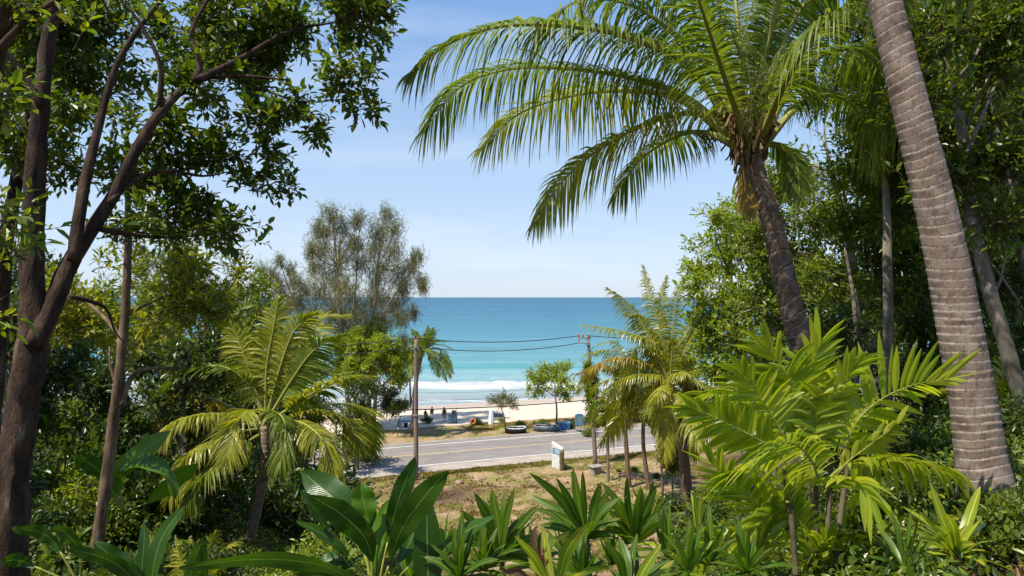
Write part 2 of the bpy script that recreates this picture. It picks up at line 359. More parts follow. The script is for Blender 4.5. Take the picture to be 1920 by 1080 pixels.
# beach
m, nt, out = newmat('sand'); P = wpos(nt); s = nd(nt, 'SeparateXYZ'); nt.links.new(P, s.inputs[0])
dry = ramp(nt, noise(nt, 1.2, P, 8, .7), [(.3, (.5, .38, .27)), (.55, (.66, .54, .41)), (.7, (.74, .64, .52))])
wetc = ramp(nt, noise(nt, .12, P, 4, .6, (.12, 1, 1)), [(.35, (.42, .31, .22)), (.65, (.56, .42, .3))])
zz = math_(nt, 'ADD', s.outputs[2], math_(nt, 'MULTIPLY_ADD', noise(nt, .1, P, 2), .3, -.15))
wet = ramp(nt, math_(nt, 'MULTIPLY_ADD', zz, -1., 0.), [(.78, (0, 0, 0)), (1., (1, 1, 1))])
c = mixc(nt, wet, dry, wetc)
p = nd(nt, 'BsdfPrincipled'); nt.links.new(c, p.inputs['Base Color'])
nt.links.new(math_(nt, 'MULTIPLY_ADD', wet, -.55, .95), p.inputs['Roughness'])
b = nd(nt, 'Bump'); b.inputs['Strength'].default_value = .6; b.inputs['Distance'].default_value = .08; nt.links.new(noise(nt, 2.2, P, 6, .7), b.inputs['Height']); nt.links.new(b.outputs[0], p.inputs['Normal'])
nt.links.new(p.outputs[0], out.inputs[0]); M['sand'] = m
grid(dens(-300, -40, 60, 300, .6, 8), np.arange(66, 103, .5), lambda x, y, v: np.where(v < 67, land(x, y)*(67-v)+shore(x, v)*(v-66), shore(x, v))+np.where(v > 66.1, 1, 0)*(fbm(x*.6, y*.6)-.44)*.12*sstep(88, 78, v), 'beach', M['sand'], YF)
# sea
SEA = -1.6
m, nt, out = newmat('sea water'); P = wpos(nt); s = nd(nt, 'SeparateXYZ'); nt.links.new(P, s.inputs[0])
wob = math_(nt, 'MULTIPLY_ADD', noise(nt, .05, P, 3), 14., -7.)
yv = math_(nt, 'ADD', s.outputs[1], math_(nt, 'MULTIPLY', wob, .35))
q = math_(nt, 'DIVIDE', 87.04, yv)      # 1 near the beach, 0 at the horizon
base = ramp(nt, q, [(0, (.034, .098, .18)), (.06, (.034, .11, .19)), (.2, (.04, .14, .215)), (.4, (.065, .2, .25)), (.55, (.1, .24, .28)), (.648, (.15, .32, .34)), (.664, (.085, .27, .25)), (.676, (.17, .33, .34)), (.7, (.2, .35, .36)), (.76, (.25, .34, .33)), (.82, (.33, .345, .325)), (.9, (.36, .34, .31)), (1, (.37, .325, .27))])
pat = noise(nt, .05, P, 6, .65, (.25, 2.2, 1)); pf_ = noise(nt, .006, P, 7, .7, (.2, 1.4, 1)); base = mixc(nt, math_(nt, 'MULTIPLY', ramp(nt, pf_, [(.42, (0, 0, 0)), (.62, (1, 1, 1))]), .35), base, (.1, .22, .28))
pn_ = noise(nt, .16, P, 7, .75, (.22, 1.5, 1)); base = mixc(nt, math_(nt, 'MULTIPLY', ramp(nt, pn_, [(.45, (0, 0, 0)), (.6, (1, 1, 1))]), .3), base, (.05, .17, .22))
base = mixc(nt, math_(nt, 'MULTIPLY', ramp(nt, pat, [(.4, (0, 0, 0)), (.62, (1, 1, 1))]), math_(nt, 'MULTIPLY', q, .5)), base, (.2, .42, .45))
fnz = noise(nt, .9, P, 7, .75, (.35, 1.2, 1)); fb = noise(nt, .13, P, 4, .6, (.5, 1.6, 1))
yb = math_(nt, 'MULTIPLY_ADD', noise(nt, .09, P, 3), 5., s.outputs[1])
def band(lo0, lo1, hi0, hi1):
    a = nd(nt, 'MapRange'); a.interpolation_type = 'SMOOTHSTEP'; a.inputs[1].default_value = lo0; a.inputs[2].default_value = lo1; nt.links.new(yb, a.inputs[0])
    b_ = nd(nt, 'MapRange'); b_.interpolation_type = 'SMOOTHSTEP'; b_.inputs[1].default_value = hi0; b_.inputs[2].default_value = hi1; b_.inputs[3].default_value = 1; b_.inputs[4].default_value = 0; nt.links.new(yb, b_.inputs[0])
    return math_(nt, 'MULTIPLY', a.outputs[0], b_.outputs[0])
b1 = math_(nt, 'MULTIPLY', band(100, 105, 111, 114.5), .66)
b2 = math_(nt, 'MULTIPLY', band(88.5, 91, 93, 96), .5)
b3 = math_(nt, 'MULTIPLY', band(60, 70, 106, 111), .25)
cov_ = math_(nt, 'MAXIMUM', b1, math_(nt, 'MAXIMUM', b2, b3))
sumn = math_(nt, 'MULTIPLY_ADD', math_(nt, 'ADD', math_(nt, 'MULTIPLY', fnz, 1.3), math_(nt, 'MULTIPLY', fb, 1.)), 1., -.6)
fo = math_(nt, 'SUBTRACT', math_(nt, 'ADD', cov_, sumn), 1.0)
fo = ramp(nt, fo, [(.0, (0, 0, 0)), (.3, (1, 1, 1))])
c = mixc(nt, fo, base, (.52, .54, .54))
df = nd(nt, 'BsdfDiffuse'); nt.links.new(c, df.inputs[0])
gl = nd(nt, 'BsdfGlossy'); gl.inputs['Roughness'].default_value = .22; gl.inputs[0].default_value = (.8, .9, 1, 1)
b = nd(nt, 'Bump'); b.inputs['Strength'].default_value = 1.; b.inputs['Distance'].default_value = .25
nt.links.new(math_(nt, 'ADD', noise(nt, .7, P, 6, .7, (.35, 1, 1)), math_(nt, 'MULTIPLY', noise(nt, .07, P, 4, .6, (.25, 1, 1)), 4.)), b.inputs['Height']); nt.links.new(b.outputs[0], gl.inputs['Normal']); nt.links.new(b.outputs[0], df.inputs['Normal'])
mx = nd(nt, 'MixShader'); nt.links.new(math_(nt, 'MULTIPLY_ADD', fo, -.12, .14), mx.inputs[0]); nt.links.new(df.outputs[0], mx.inputs[1]); nt.links.new(gl.outputs[0], mx.inputs[2]); nt.links.new(mx.outputs[0], out.inputs[0]); M['sea'] = m
def seaz(x, y, v):
    w1 = y-131-2.2*np.sin(x*.045+1)-1.2*vnoise(x*.12, 0*x); z = .75*np.where(w1 < 0, np.exp(-(w1/1.1)**2), np.exp(-(w1/3.6)**2))
    w2 = y-112-3*vnoise(x*.1, 0*x+5); z = z+.6*np.where(w2 < 0, np.exp(-(w2/1.3)**2), np.exp(-(w2/3)**2))*(.5+.9*vnoise(x*.5, y*.5))+.55*(fbm(x*1.1, y*1.3)-.3)*sstep(103, 107, y)*sstep(115, 112, y)
    w3 = y-94-2*vnoise(x*.1, 0*x+2); z = z+.14*np.exp(-(w3/1.5)**2)
    w4 = y-160-4*vnoise(x*.06, 0*x+8); z = z+.3*np.exp(-(w4/4)**2)
    w6 = y-146-3*vnoise(x*.08, 0*x+11); z = z+.22*np.exp(-(w6/2.2)**2)
    w7 = y-121-3*vnoise(x*.09, 0*x+14); z = z+.2*np.exp(-(w7/1.6)**2)
    w5 = y-205-4*vnoise(x*.05, 0*x+3); z = z+.3*np.exp(-(w5/6)**2)
    return SEA+z*sstep(75, 90, y)+sstep(700, 100, y)*(fbm(x*.25, y*.6)-.44)*.16
ys = np.concatenate([np.arange(40, 76, 4), np.arange(76, 150, .4), np.geomspace(150, 30000, 160)])
X, Yy = np.meshgrid(np.linspace(-1.25, 1.25, 380), ys, indexing='ij')
Xw = X*np.maximum(Yy, 90)*1.05
mb = MB(); nv = len(ys); i = np.arange(379)[:, None]*nv; j = np.arange(nv-1)[None]
Fc = np.stack([i+j, i+nv+j, i+nv+j+1, i+j+1], -1).reshape(-1, 4)
keep = (Yy-K*Xw)[:-1, 1:].reshape(-1) > 84
mb.add(np.stack([Xw, Yy, seaz(Xw, Yy, 0)], -1).reshape(-1, 3), Fc[keep])
tag(mb.build('sea', M['sea'], smooth=True), kind='structure')
# road
m, nt, out = newmat('asphalt'); P = wpos(nt)
c = ramp(nt, noise(nt, 1.1, P, 8, .7, (.6, 1, 1)), [(.3, (.21, .18, .16)), (.55, (.27, .235, .21)), (.75, (.33, .29, .26))])
sp3 = nd(nt, 'SeparateXYZ'); nt.links.new(P, sp3.inputs[0]); vv = math_(nt, 'MULTIPLY_ADD', sp3.outputs[0], -K, sp3.outputs[1])
c = mixc(nt, math_(nt, 'MULTIPLY', noise(nt, 60, P, 3), .35), c, (.15, .135, .125))
cv = nd(nt, 'CombineXYZ'); nt.links.new(math_(nt, 'MULTIPLY', sp3.outputs[0], .05), cv.inputs[0]); nt.links.new(vv, cv.inputs[1])
tr_ = noise(nt, 1.4, cv.outputs[0], 4, .6); c = mixc(nt, ramp(nt, tr_, [(.5, (0, 0, 0)), (.68, (.5, .5, .5))]), c, (.15, .13, .12))
ptc = noise(nt, .28, P, 1, .3); c = mixc(nt, math_(nt, 'MULTIPLY', math_(nt, 'GREATER_THAN', ptc, .62), .35), c, (.16, .15, .145))
vo = nd(nt, 'TexVoronoi'); vo.feature = 'DISTANCE_TO_EDGE'; vo.inputs['Scale'].default_value = .35; nt.links.new(mixc(nt, .12, P, nd(nt, 'TexNoise').outputs[1]), vo.inputs['Vector'])
c = mixc(nt, math_(nt, 'MULTIPLY', math_(nt, 'LESS_THAN', vo.outputs[0], .007), .25), c, (.06, .055, .05))
sn = noise(nt, 1.6, P, 6, .7); ed = math_(nt, 'ADD', math_(nt, 'MULTIPLY_ADD', math_(nt, 'ABSOLUTE', math_(nt, 'SUBTRACT', vv, 55.15)), .8, -2.95), math_(nt, 'MULTIPLY_ADD', sn, 2., -1.))
c = mixc(nt, ramp(nt, ed, [(.1, (0, 0, 0)), (.9, (.7, .7, .7))]), c, (.46, .36, .27))
p = nd(nt, 'BsdfPrincipled'); nt.links.new(c, p.inputs['Base Color']); p.inputs['Roughness'].default_value = .85
b = nd(nt, 'Bump'); b.inputs['Strength'].default_value = .4; b.inputs['Distance'].default_value = .01; nt.links.new(noise(nt, 50, P, 3), b.inputs['Height']); nt.links.new(b.outputs[0], p.inputs['Normal'])
nt.links.new(p.outputs[0], out.inputs[0]); M['asphalt'] = m
M['shoulder'] = surf('pale shoulder concrete', [(.3, (.3, .25, .2)), (.7, (.45, .39, .33))], 1.5, .9, map_=(.5, 1, 1))
M['lwhite'] = surf('white road paint', [(.32, (.4, .38, .35)), (.5, (.75, .74, .72))], 4, .7, bump=0)
M['lyellow'] = surf('yellow road paint', [(.32, (.4, .33, .22)), (.5, (.68, .47, .14))], 4, .7, bump=0)
def strip(name, v0, v1, z, mat, x0=-300, x1=300, step=1.):
    xs = np.arange(x0, x1+.1, step); rag = .05*(vnoise(xs*1.7, xs*0)-.5) if 'road' == name or 'road_shoulder' == name else 0
    a = np.stack([xs, v0+rag+K*xs, 0*xs+z], -1); b_ = np.stack([xs, v1+rag+K*xs, 0*xs+z], -1); n = len(xs)
    V = np.concatenate([a, b_]); Fc = [[k, k+1, n+k+1, n+k] for k in range(n-1)]
    mb = MB(); mb.add(V, Fc); return tag(mb.build(name, mat), kind='structure')
strip('road_shoulder', 49.0, 50.75, .006, M['shoulder'])
strip('road', 50.7, 59.6, .012, M['asphalt'])
strip('road_marking', 50.98, 51.13, .017, M['lwhite'])
strip('road_marking', 54.62, 54.76, .017, M['lyellow'])
strip('road_marking', 57.9, 58.05, .017, M['lwhite'])
# ---------------------------------------------------------------- plant builders
def px3(pts, D0, D1=None):
    """list of (px,py) with distances running from D0 to D1, or (px,py,D)"""
    D1 = D0 if D1 is None else D1; n = len(pts)
    return np.array([at(p[0], p[1], p[2] if len(p) > 2 else D0+(D1-D0)*i/max(1, n-1)) for i, p in enumerate(pts)])
DN = 1.55
def frond(pts, root, mats, n=62, L=.75, W=.035, hang=.6, spread=60, r0=.03, start=.16, rows=(0, .3, .65, 1), name='frond', fold=0, lift=.15, tipL=.35, jit=.12, gaps=0, bend=0, upw=0, face=.2):
    """pinnate palm leaf: rachis tube + leaflets. mats = [leaflet, stalk]"""
    pts = np.asarray(pts, float); mb = MB(); n = int(n*DN)
    C = catmull(pts, 60); seg = np.linalg.norm(np.diff(C, axis=0), axis=1); s = np.concatenate([[0], np.cumsum(seg)])/seg.sum()
    mr = MB(); tube(mr, pts, [r0, r0*.6, r0*.35, r0*.12], 6, 0, 22)
    u = start+(1-start)*np.linspace(0, 1, n)**.95
    P = np.stack([np.interp(u, s, C[:, k]) for k in range(3)], -1)
    Tn = norm(np.gradient(C, axis=0)); T = norm(np.stack([np.interp(u, s, Tn[:, k]) for k in range(3)], -1))
    hd_ = pts[-1]-pts[0]; hd_[2] = 0; S = norm(np.cross(T, A3(0, 0, 1))+norm(np.cross(hd_+A3(1e-3, 0, 0), A3(0, 0, 1)))*.15)
    wf = (face+(1-face)*sstep(.35, .9, np.abs(T[:, 2])))[:, None]*.85; S = norm(S*(1-wf)+norm(np.cross(T, A3(0, 1, 0)))*wf); S = norm(S-T*np.sum(S*T, 1)[:, None])
    N = norm(np.cross(S, T)); N = N*np.where(N[:, 2:] < 0, -1, 1)
    tw = (R.random()-.5)*.7; S = norm(S*math.cos(tw)+N*math.sin(tw)); N = norm(np.cross(S, T)); N = N*np.where(N[:, 2:] < 0, -1, 1)
    tt = (u-start)/(1-start)
    prof = np.interp(tt, [0, .12, .45, .8, 1], [.55, .85, 1, .72, tipL])
    ang = np.radians(np.interp(tt, [0, .7, 1], [spread+12, spread-8, 18]))
    rows = np.array(rows); wprof = np.interp(rows, [0, .25, .7, 1], [.45, 1, .75, .06])
    for sg in (-1, 1):
        keep = R.random(n) > gaps
        m = keep.sum(); a = ang[keep]+R.normal(size=m)*.07
        l = L*prof[keep]*(1+R.normal(size=m)*jit)
        d = norm(np.cos(a)[:, None]*T[keep]+np.sin(a)[:, None]*(sg*S[keep])+lift*N[keep]+R.normal(size=(m, 3))*.05)
        g = hang*(1+R.normal(size=m)*.2)
        wd = norm(T[keep]-d*np.sum(T[keep]*d, 1)[:, None]); nn = norm(np.cross(d, wd)); tws = R.normal(size=m)*.35+upw
        wd = wd*np.cos(tws)[:, None]+nn*np.sin(tws)[:, None]
        cols = (-1, 0, 1) if fold else (-1, 1); nc = len(cols); V = []; lf = []; rnd = R.random(m)
        pb = P[keep]
        for t, wp in zip(rows, wprof):
            c = d*(t*(1-.35*g*t))[:, None]+A3(0, 0, -1)*(g*t*t*.85)[:, None]
            c = pb+c*l[:, None]
            for k in cols:
                q = c+wd*(k*.5*W*wp*(.7+.6*prof[keep]))[:, None]
                if k == 0: q = q-nn*(fold*W*wp)
                V.append(q); lf.append(np.stack([t+0*rnd, k+0*rnd, rnd], -1))
        nr = len(rows); V = np.stack(V, 1).reshape(-1, 3); lf = np.stack(lf, 1).reshape(-1, 3)
        base = (np.arange(m)*nr*nc)[:, None, None]
        f = np.array([[r*nc+k, r*nc+k+1, (r+1)*nc+k+1, (r+1)*nc+k] for r in range(nr-1) for k in range(nc-1)])[None]+base
        mb.add(V, f.reshape(-1, 4), 0, lf)
    o = mb.build(name, mats[:1], root); rc = mr.build('stalk', mats[1:], None, origin=A3(*root.location)); rc.location = (0, 0, 0); rc.parent = o
    return o
def blade(pts, W, mats, root, name='leaf', roll=0., fold=.12, n=14, prof=((0, .1), (.25, .7), (.55, 1), (.8, .8), (.93, .45), (1, .02)), start=0., stalk=0, wave=.03, mi=0, cols=5, obj=True, mb=None, face=None):
    """broad single leaf along a curve; optional petiole up to 'start'"""
    pts = np.asarray(pts, float); own = mb is None
    if own: mb = MB()
    C = catmull(pts, 40); t = start+(1-start)*np.linspace(0, 1, n); tt = np.linspace(0, 1, 40)
    P = np.stack([np.interp(t, tt, C[:, k]) for k in range(3)], -1); Tn = norm(np.gradient(C, axis=0))
    T = norm(np.stack([np.interp(t, tt, Tn[:, k]) for k in range(3)], -1))
    view = norm((A3(0, 0, H) if face is None else face)-P)
    S = norm(np.cross(T, view)); N = norm(np.cross(S, T)); S, N = S*math.cos(roll)+N*math.sin(roll), -S*math.sin(roll)+N*math.cos(roll)
    lt = np.linspace(0, 1, n); w = W*.5*np.interp(lt, [a for a, b_ in prof], [b_ for a, b_ in prof])
    ph = R.random()*6; V = []; lf = []; rnd = R.random()
    for k in np.linspace(-1, 1, cols):
        off = N*(fold*abs(k)*w*2*.5)[:, None]+N*(wave*W*abs(k)*np.sin(lt*14+ph+k))[:, None]*3
        V.append(P+S*(k*w)[:, None]+off); lf.append(np.stack([lt, lt*0+k, lt*0+rnd], -1))
    V = np.stack(V, 1).reshape(-1, 3); lf = np.stack(lf, 1).reshape(-1, 3)
    f = [[i*cols+k, i*cols+k+1, (i+1)*cols+k+1, (i+1)*cols+k] for i in range(n-1) for k in range(cols-1)]
    mb.add(V, f, mi, lf)
    tube(mb, C[:int(40*start)+1:3] if start > .1 else C[:4], [W*.07, W*.05], 6, mi if own is False else (1 if len(mats) > 1 else 0), 6)
    if own: return mb.build(name, mats, root, smooth=True)
STRAP = ((0, .35), (.2, .75), (.5, 1), (.75, .9), (.92, .5), (1, .02))
def rosette(c, n, L, W, mats, root, el=(15, 80), grav=.35, name='leaf', fold=.25, az0=None, lit=None, aw=6.283):
    for i in range(n):
        az = (az0 if az0 is not None else 0)+(i+R.random()*.6)*2.4 if az0 is None else az0+(R.random()-.5)*aw
        e = math.radians(el[0]+(el[1]-el[0])*((i+.5)/n)); l = L*(.75+.4*R.random())
        d = A3(math.cos(az)*math.cos(e), math.sin(az)*math.cos(e), math.sin(e))
        P = [c+d*l*t+A3(0, 0, -1)*grav*l*t*t*math.cos(e) for t in (0.02, .3, .6, 1)]
        blade(P, W*(.8+.4*R.random()), mats if not lit or R.random() > .3 else lit, root, name, (R.random()-.5)*.8, fold, 9, STRAP, wave=.02, cols=3, face=c+A3(0, 0, 5)+d*.01)
def drop(px, D): return onground(px, D)
def tree(name, base, trunk, blobs, label, cat, mats=('mid', 'bark'), limbs=(), group=None, leaf=(.11, .05), cov=2., k=7, kind='ovate', tr=(.1, .06), up=.35, droop=.15, clump=.9, gap=.42, sl=None, twig=.0035, sides=9, D=None, bump=.25):
    """trunk: list of world points; limbs: [(points, radii)]; blobs [(c, r)]"""
    root = empty(name, base, label, cat, group)
    mb = MB(); 
    if trunk is not None: tube(mb, trunk, tr, sides, 0, max(12, len(trunk)*7), bump)
    if mb.n:
        tk = mb.build('trunk', M[mats[1]], root, smooth=True)
        for P, r in limbs:
            ml = MB(); tube(ml, P, r, 7, 0, None, bump); lo_ = ml.build('limb', M[mats[1]], None, True, A3(*root.location)); lo_.location = (0, 0, 0); lo_.parent = tk
    if blobs:
        mb = MB(); foliage(mb, blobs, leaf[0], leaf[1], cov, k, kind, 0, 1, up, droop, sl, clump, gap, twig)
        mb.build('crown', [M[mats[0]], M['twig']], root)
    return root
def B(D, *lst, sq=.8, dep=.9):
    """blobs from (px,py,radius_px[,D])"""
    o = []
    for b_ in lst:
        d = b_[3] if len(b_) > 3 else D+ (R.random()-.5)*.12*D
        r = b_[2]/F*d; o.append((at(b_[0], b_[1], d), A3(r, r*dep, r*sq)))
    return o
# ---------------------------------------------------------------- near left tree
b0 = drop(20, 6.); 
trunkA = np.vstack([b0-A3(0, 0, .2), px3([(20, 1000), (25, 900), (40, 780), (55, 690), (62, 610), (60, 480), (66, 330), (78, 180), (95, 40), (110, -120)], 6, 6.2)])
limA = [(px3([(62, 650), (100, 570), (140, 480), (205, 380), (262, 270), (310, 200), (370, 150), (450, 143), (540, 150)], 6, 7), [.095, .085, .075, .063, .052, .042, .03, .02, .01]),
        (px3([(138, 490), (150, 400), (165, 320), (185, 240), (215, 130), (270, 40), (330, -30)], 6.1, 6.6), [.06, .052, .046, .04, .03, .022, .015]),
        (px3([(205, 380), (250, 340), (310, 320), (380, 330), (440, 320)], 6.3, 7.2), [.03, .025, .02, .012, .006]),
        (px3([(190, 430), (250, 440), (310, 445), (400, 440)], 6.3, 7.4), [.03, .022, .016, .006]),
        (px3([(365, 153), (375, 120), (360, 60), (400, -20)], 6.6, 6.8), [.035, .03, .022, .012]),
        (px3([(370, 150), (450, 110), (540, 60), (640, 40)], 6.6, 7.5), [.04, .028, .018, .008]),
        (px3([(300, 200), (300, 120), (260, 40), (210, -20)], 6.4, 6.2), [.03, .022, .015, .01]),
        (px3([(78, 200), (30, 120), (-20, 60)], 6.1, 5.9), [.04, .03, .02]),
        (px3([(130, 555), (170, 565), (200, 580), (215, 620), (230, 640)], 6.1, 6.6), [.022, .018, .015, .01, .006]),
        (px3([(440, 145), (560, 190), (660, 185), (735, 195)], 7, 7.4), [.012, .009, .006, .003])]
blA = B(7.4, (450, 60, 110), (330, 70, 100), (560, 50, 110), (660, 30, 75), (645, 135, 62), (520, 140, 85), (400, 150, 75), (220, 60, 110), (100, 50, 100), (30, 150, 90), (560, 205, 55), (690, 205, 28), (300, 220, 62), (235, 320, 70), (330, 320, 85), (415, 290, 65), (500, 300, 40), (545, 350, 30), (480, 340, 36), (395, 400, 70), (300, 410, 70), (440, 440, 48), (230, 455, 55), (480, 235, 45), (130, 190, 60), (20, 30, 80), (30, 290, 60), (700, 60, 40), (600, 250, 26), (720, 15, 30))
tree('broadleaf_tree', b0, trunkA, blA, 'big dark forked tree at the left edge with a long limb arching over the view', 'tree', ('near', 'bark'), limA, leaf=(.105, .05), cov=1.5, tr=(.18, .14, .125, .12, .128, .12, .09, .08, .07, .055, .045), gap=.45, clump=.45, twig=.0022, sides=16, bump=.3, sl=.2)
# upper foliage hanging in front from another tree
b1 = drop(-60, 5.2)
tree('broadleaf_tree', b1, px3([(-70, 1000), (-40, 600), (-30, 300), (-10, 100), (40, -80)], 5.2, 4.6), B(4.6, (60, 20, 90), (190, -10, 70), (-10, 180, 80), (10, 420, 60), (30, 480, 50, 5.2), (-10, 560, 60)), 'slim tree cut by the left edge of the view, leaves hanging at the top corner', 'tree', ('mid', 'bark'), [(px3([(-10, 100), (60, 30), (150, -20), (220, -30)], 4.7, 4.6), [.03, .02, .012, .006])], leaf=(.1, .045), cov=1., tr=(.12, .1, .08, .06), gap=.5, clump=.4)
b2 = drop(-20, 8.2)
tree('broadleaf_tree', b2, px3([(-25, 900), (0, 560), (15, 430), (35, 320), (60, 200), (80, 60)], 8.4, 8), B(8.6, (30, 230, 90), (120, 300, 70), (60, 100, 110), (180, 180, 90)), 'thin leaning tree behind the big forked trunk at far left', 'tree', ('near', 'bark'), leaf=(.11, .05), cov=1.1, tr=(.12, .085, .07, .05))
b3 = onground(190, 10.)
T3 = np.vstack([b3-A3(0, 0, .2), px3([(182, 1040), (200, 900), (214, 780), (228, 660), (236, 560), (240, 450), (240, 380), (236, 250)], 10, 10)])
tree('slender_tree', b3, T3, B(10.8, (120, 560, 70), (180, 610, 60), (300, 500, 80), (370, 560, 70), (170, 510, 55), (310, 580, 60), (430, 520, 50), (350, 460, 60), (110, 610, 60), (270, 620, 50), (420, 590, 45), sq=.7), 'slender straight brown trunk left of the young coconut palm with yellowish leaves', 'tree', ('yel', 'barkb'),
     [(px3([(228, 760), (240, 720), (262, 695), (300, 690), (340, 690), (360, 660)], 10, 10.5), [.05, .04, .032, .026, .02, .01]), (px3([(232, 640), (200, 600), (160, 565), (120, 560)], 10, 10.6), [.04, .03, .02, .01]), (px3([(236, 590), (300, 560), (370, 540), (430, 530)], 10, 11), [.03, .022, .015, .008]), (px3([(222, 730), (208, 690), (205, 650)], 10, 10.2), [.03, .02, .01])],
     leaf=(.13, .055), cov=.95, tr=(.1, .086, .08, .075, .068, .06, .05, .04, .025), gap=.5, clump=.6, sides=12)
# background trees, left
def bgtree(px, D, top, w, label, mat='dark', leaf=.16, cov=1.7, cat='tree', trunkm='barkg', lo=None, n=7, group='trees of the left wood'):
    b_ = onground(px, D); r = w/F*D; z1 = at(px, top, D)[2]; z0 = b_[2]+ (z1-b_[2])*.15 if lo is None else at(px, lo, D)[2]
    bl = []
    for i in range(n):
        f = (i+.5)/n; rr = r*(.42+.2*R.random())*(1.15-.5*abs(f-.45)); zz = z0+(z1-z0)*f
        a = i*2.4; off = r*.5*(1-.4*f)
        bl.append((A3(b_[0]+math.cos(a)*off, b_[1]+math.sin(a)*off*.8, min(zz, z1-rr*.7)), A3(rr, rr, rr*.8)))
    lm = [([b_+A3(0, 0, (z1-b_[2])*(.25+.05*i)), (b_+bl[i][0])/2+A3(0, 0, .3), bl[i][0]], [.05, .035, .015]) for i in range(0, n, 2)]
    return tree('broadleaf_tree', b_, np.array([b_-A3(0, 0, .2), b_+A3(.1, 0, (z1-b_[2])*.4), A3(b_[0]-.1, b_[1], z1-r*.3)]), bl, label, cat, (mat, trunkm), lm, group, (leaf, leaf*.45), cov, tr=(.16, .12, .05), clump=1.1, gap=.4, k=6, twig=.006)
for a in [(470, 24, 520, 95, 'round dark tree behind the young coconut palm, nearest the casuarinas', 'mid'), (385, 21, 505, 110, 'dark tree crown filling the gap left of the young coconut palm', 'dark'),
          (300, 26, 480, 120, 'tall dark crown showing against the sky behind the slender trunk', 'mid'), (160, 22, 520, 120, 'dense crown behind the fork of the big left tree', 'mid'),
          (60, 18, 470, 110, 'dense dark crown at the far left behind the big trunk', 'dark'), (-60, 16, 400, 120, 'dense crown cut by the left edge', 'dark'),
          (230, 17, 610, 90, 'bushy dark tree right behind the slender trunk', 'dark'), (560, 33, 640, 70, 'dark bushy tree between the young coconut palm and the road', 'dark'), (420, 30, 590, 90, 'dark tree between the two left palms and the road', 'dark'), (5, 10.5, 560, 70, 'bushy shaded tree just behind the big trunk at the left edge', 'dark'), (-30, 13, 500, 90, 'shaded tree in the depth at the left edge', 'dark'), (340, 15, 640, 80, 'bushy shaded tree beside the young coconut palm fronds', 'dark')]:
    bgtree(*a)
# ---------------------------------------------------------------- right-hand wood
def rtree(D, base, trunk, tr, blobs, label, mats, limbs=(), leaf=.12, cov=1.5, gap=.42, cat='tree', clump=.7, kind='ovate', name='broadleaf_tree', group='trees of the right wood', k=7):
    b_ = onground(base, D); P = px3(trunk, D, D*1.03) if trunk else None
    if P is not None: P = np.vstack([b_-A3(0, 0, .2), P])
    bl = B(D, *blobs); al = []
    for c_, r_ in bl:
        j = int(np.argmin(np.linalg.norm(P-(c_-A3(0, 0, .8)), axis=1))); q = P[max(1, j)]; w_ = lambda k: rdir(1)[0]*k*np.linalg.norm(c_-q)
        e_ = c_+A3((R.random()-.5), -.9, R.random()-.3)*r_; al.append((np.array([q, q*.65+c_*.35+w_(.1), q*.3+c_*.7+w_(.13), c_+w_(.1), e_]), [.028*D/12, .02*D/12, .014, .009, .003]))
    return tree(name, b_, P, bl, label, cat, mats, [(px3(a, D, D*1.02), r) for a, r in limbs]+al, group, (leaf, leaf*.45), cov, k=k, tr=tr, clump=clump, gap=gap, kind=kind, twig=.003, sides=10)
rtree(19, 1400, [(1395, 800), (1380, 620), (1370, 520), (1360, 430)], (.12, .09, .06, .03), [(1335, 480, 48), (1320, 540, 45), (1380, 410, 52), (1400, 470, 60), (1355, 600, 62), (1420, 380, 40), (1345, 400, 30), (1400, 560, 60), (1315, 495, 28), (1360, 680, 60), (1330, 640, 45), (1400, 740, 70), (1310, 580, 35)], 'bright bushy tree at the seaward edge of the right wood', ('lite', 'barkl'),
      [([(1390, 700), (1350, 660), (1320, 650)], [.03, .02, .01]), ([(1440, 655), (1400, 640), (1370, 640), (1340, 625)], [.05, .035, .02, .01]), ([(1420, 650), (1400, 620), (1392, 580)], [.05, .035, .015])], leaf=.15, cov=1.25)
rtree(16, 1450, [(1450, 760), (1455, 600), (1450, 480), (1455, 380)], (.12, .09, .06, .03), [(1450, 370, 65), (1430, 450, 60), (1470, 470, 70), (1440, 560, 70), (1460, 650, 75), (1500, 380, 60), (1440, 730, 60), (1380, 640, 40), (1490, 560, 60), (1480, 310, 45)], 'leafy tree right behind the tall coconut trunk', ('mid', 'barkl'),
      [([(1480, 525), (1520, 495), (1545, 470)], [.07, .075, .05]), ([(1460, 600), (1420, 580), (1380, 590)], [.025, .018, .01]), ([(1455, 680), (1410, 690), (1370, 720)], [.025, .018, .008])], leaf=.13, cov=1.3)
rtree(13, 1645, [(1640, 650), (1615, 560), (1590, 450), (1570, 360), (1552, 290), (1545, 240)], (.11, .09, .08, .07, .055, .03, .015), [(1620, 330, 55), (1600, 420, 50), (1560, 330, 38), (1530, 420, 55), (1660, 440, 60), (1560, 520, 60), (1640, 560, 60), (1500, 470, 50), (1640, 250, 50)], 'slim pale trunk between the two coconut palms, bare near its top', ('mid', 'barkl'),
      [([(1570, 350), (1540, 315), (1490, 310), (1465, 315)], [.02, .014, .01, .005]), ([(1552, 290), (1535, 250), (1500, 235)], [.015, .01, .005]), ([(1545, 250), (1560, 215), (1580, 200)], [.012, .008, .004]), ([(1610, 530), (1560, 500), (1520, 480)], [.02, .015, .01])], leaf=.11, cov=1.2)
rtree(12, 1610, [(1605, 660), (1600, 560), (1585, 470)], (.06, .05, .035, .02), [(1580, 620, 60), (1660, 660, 55), (1530, 620, 50), (1600, 720, 50)], 'pair of thin pale stems beside the slim trunk in the right wood', ('dark', 'barkl'), [([(1618, 680), (1612, 600), (1603, 540)], [.03, .025, .015])], leaf=.12, cov=1.2)
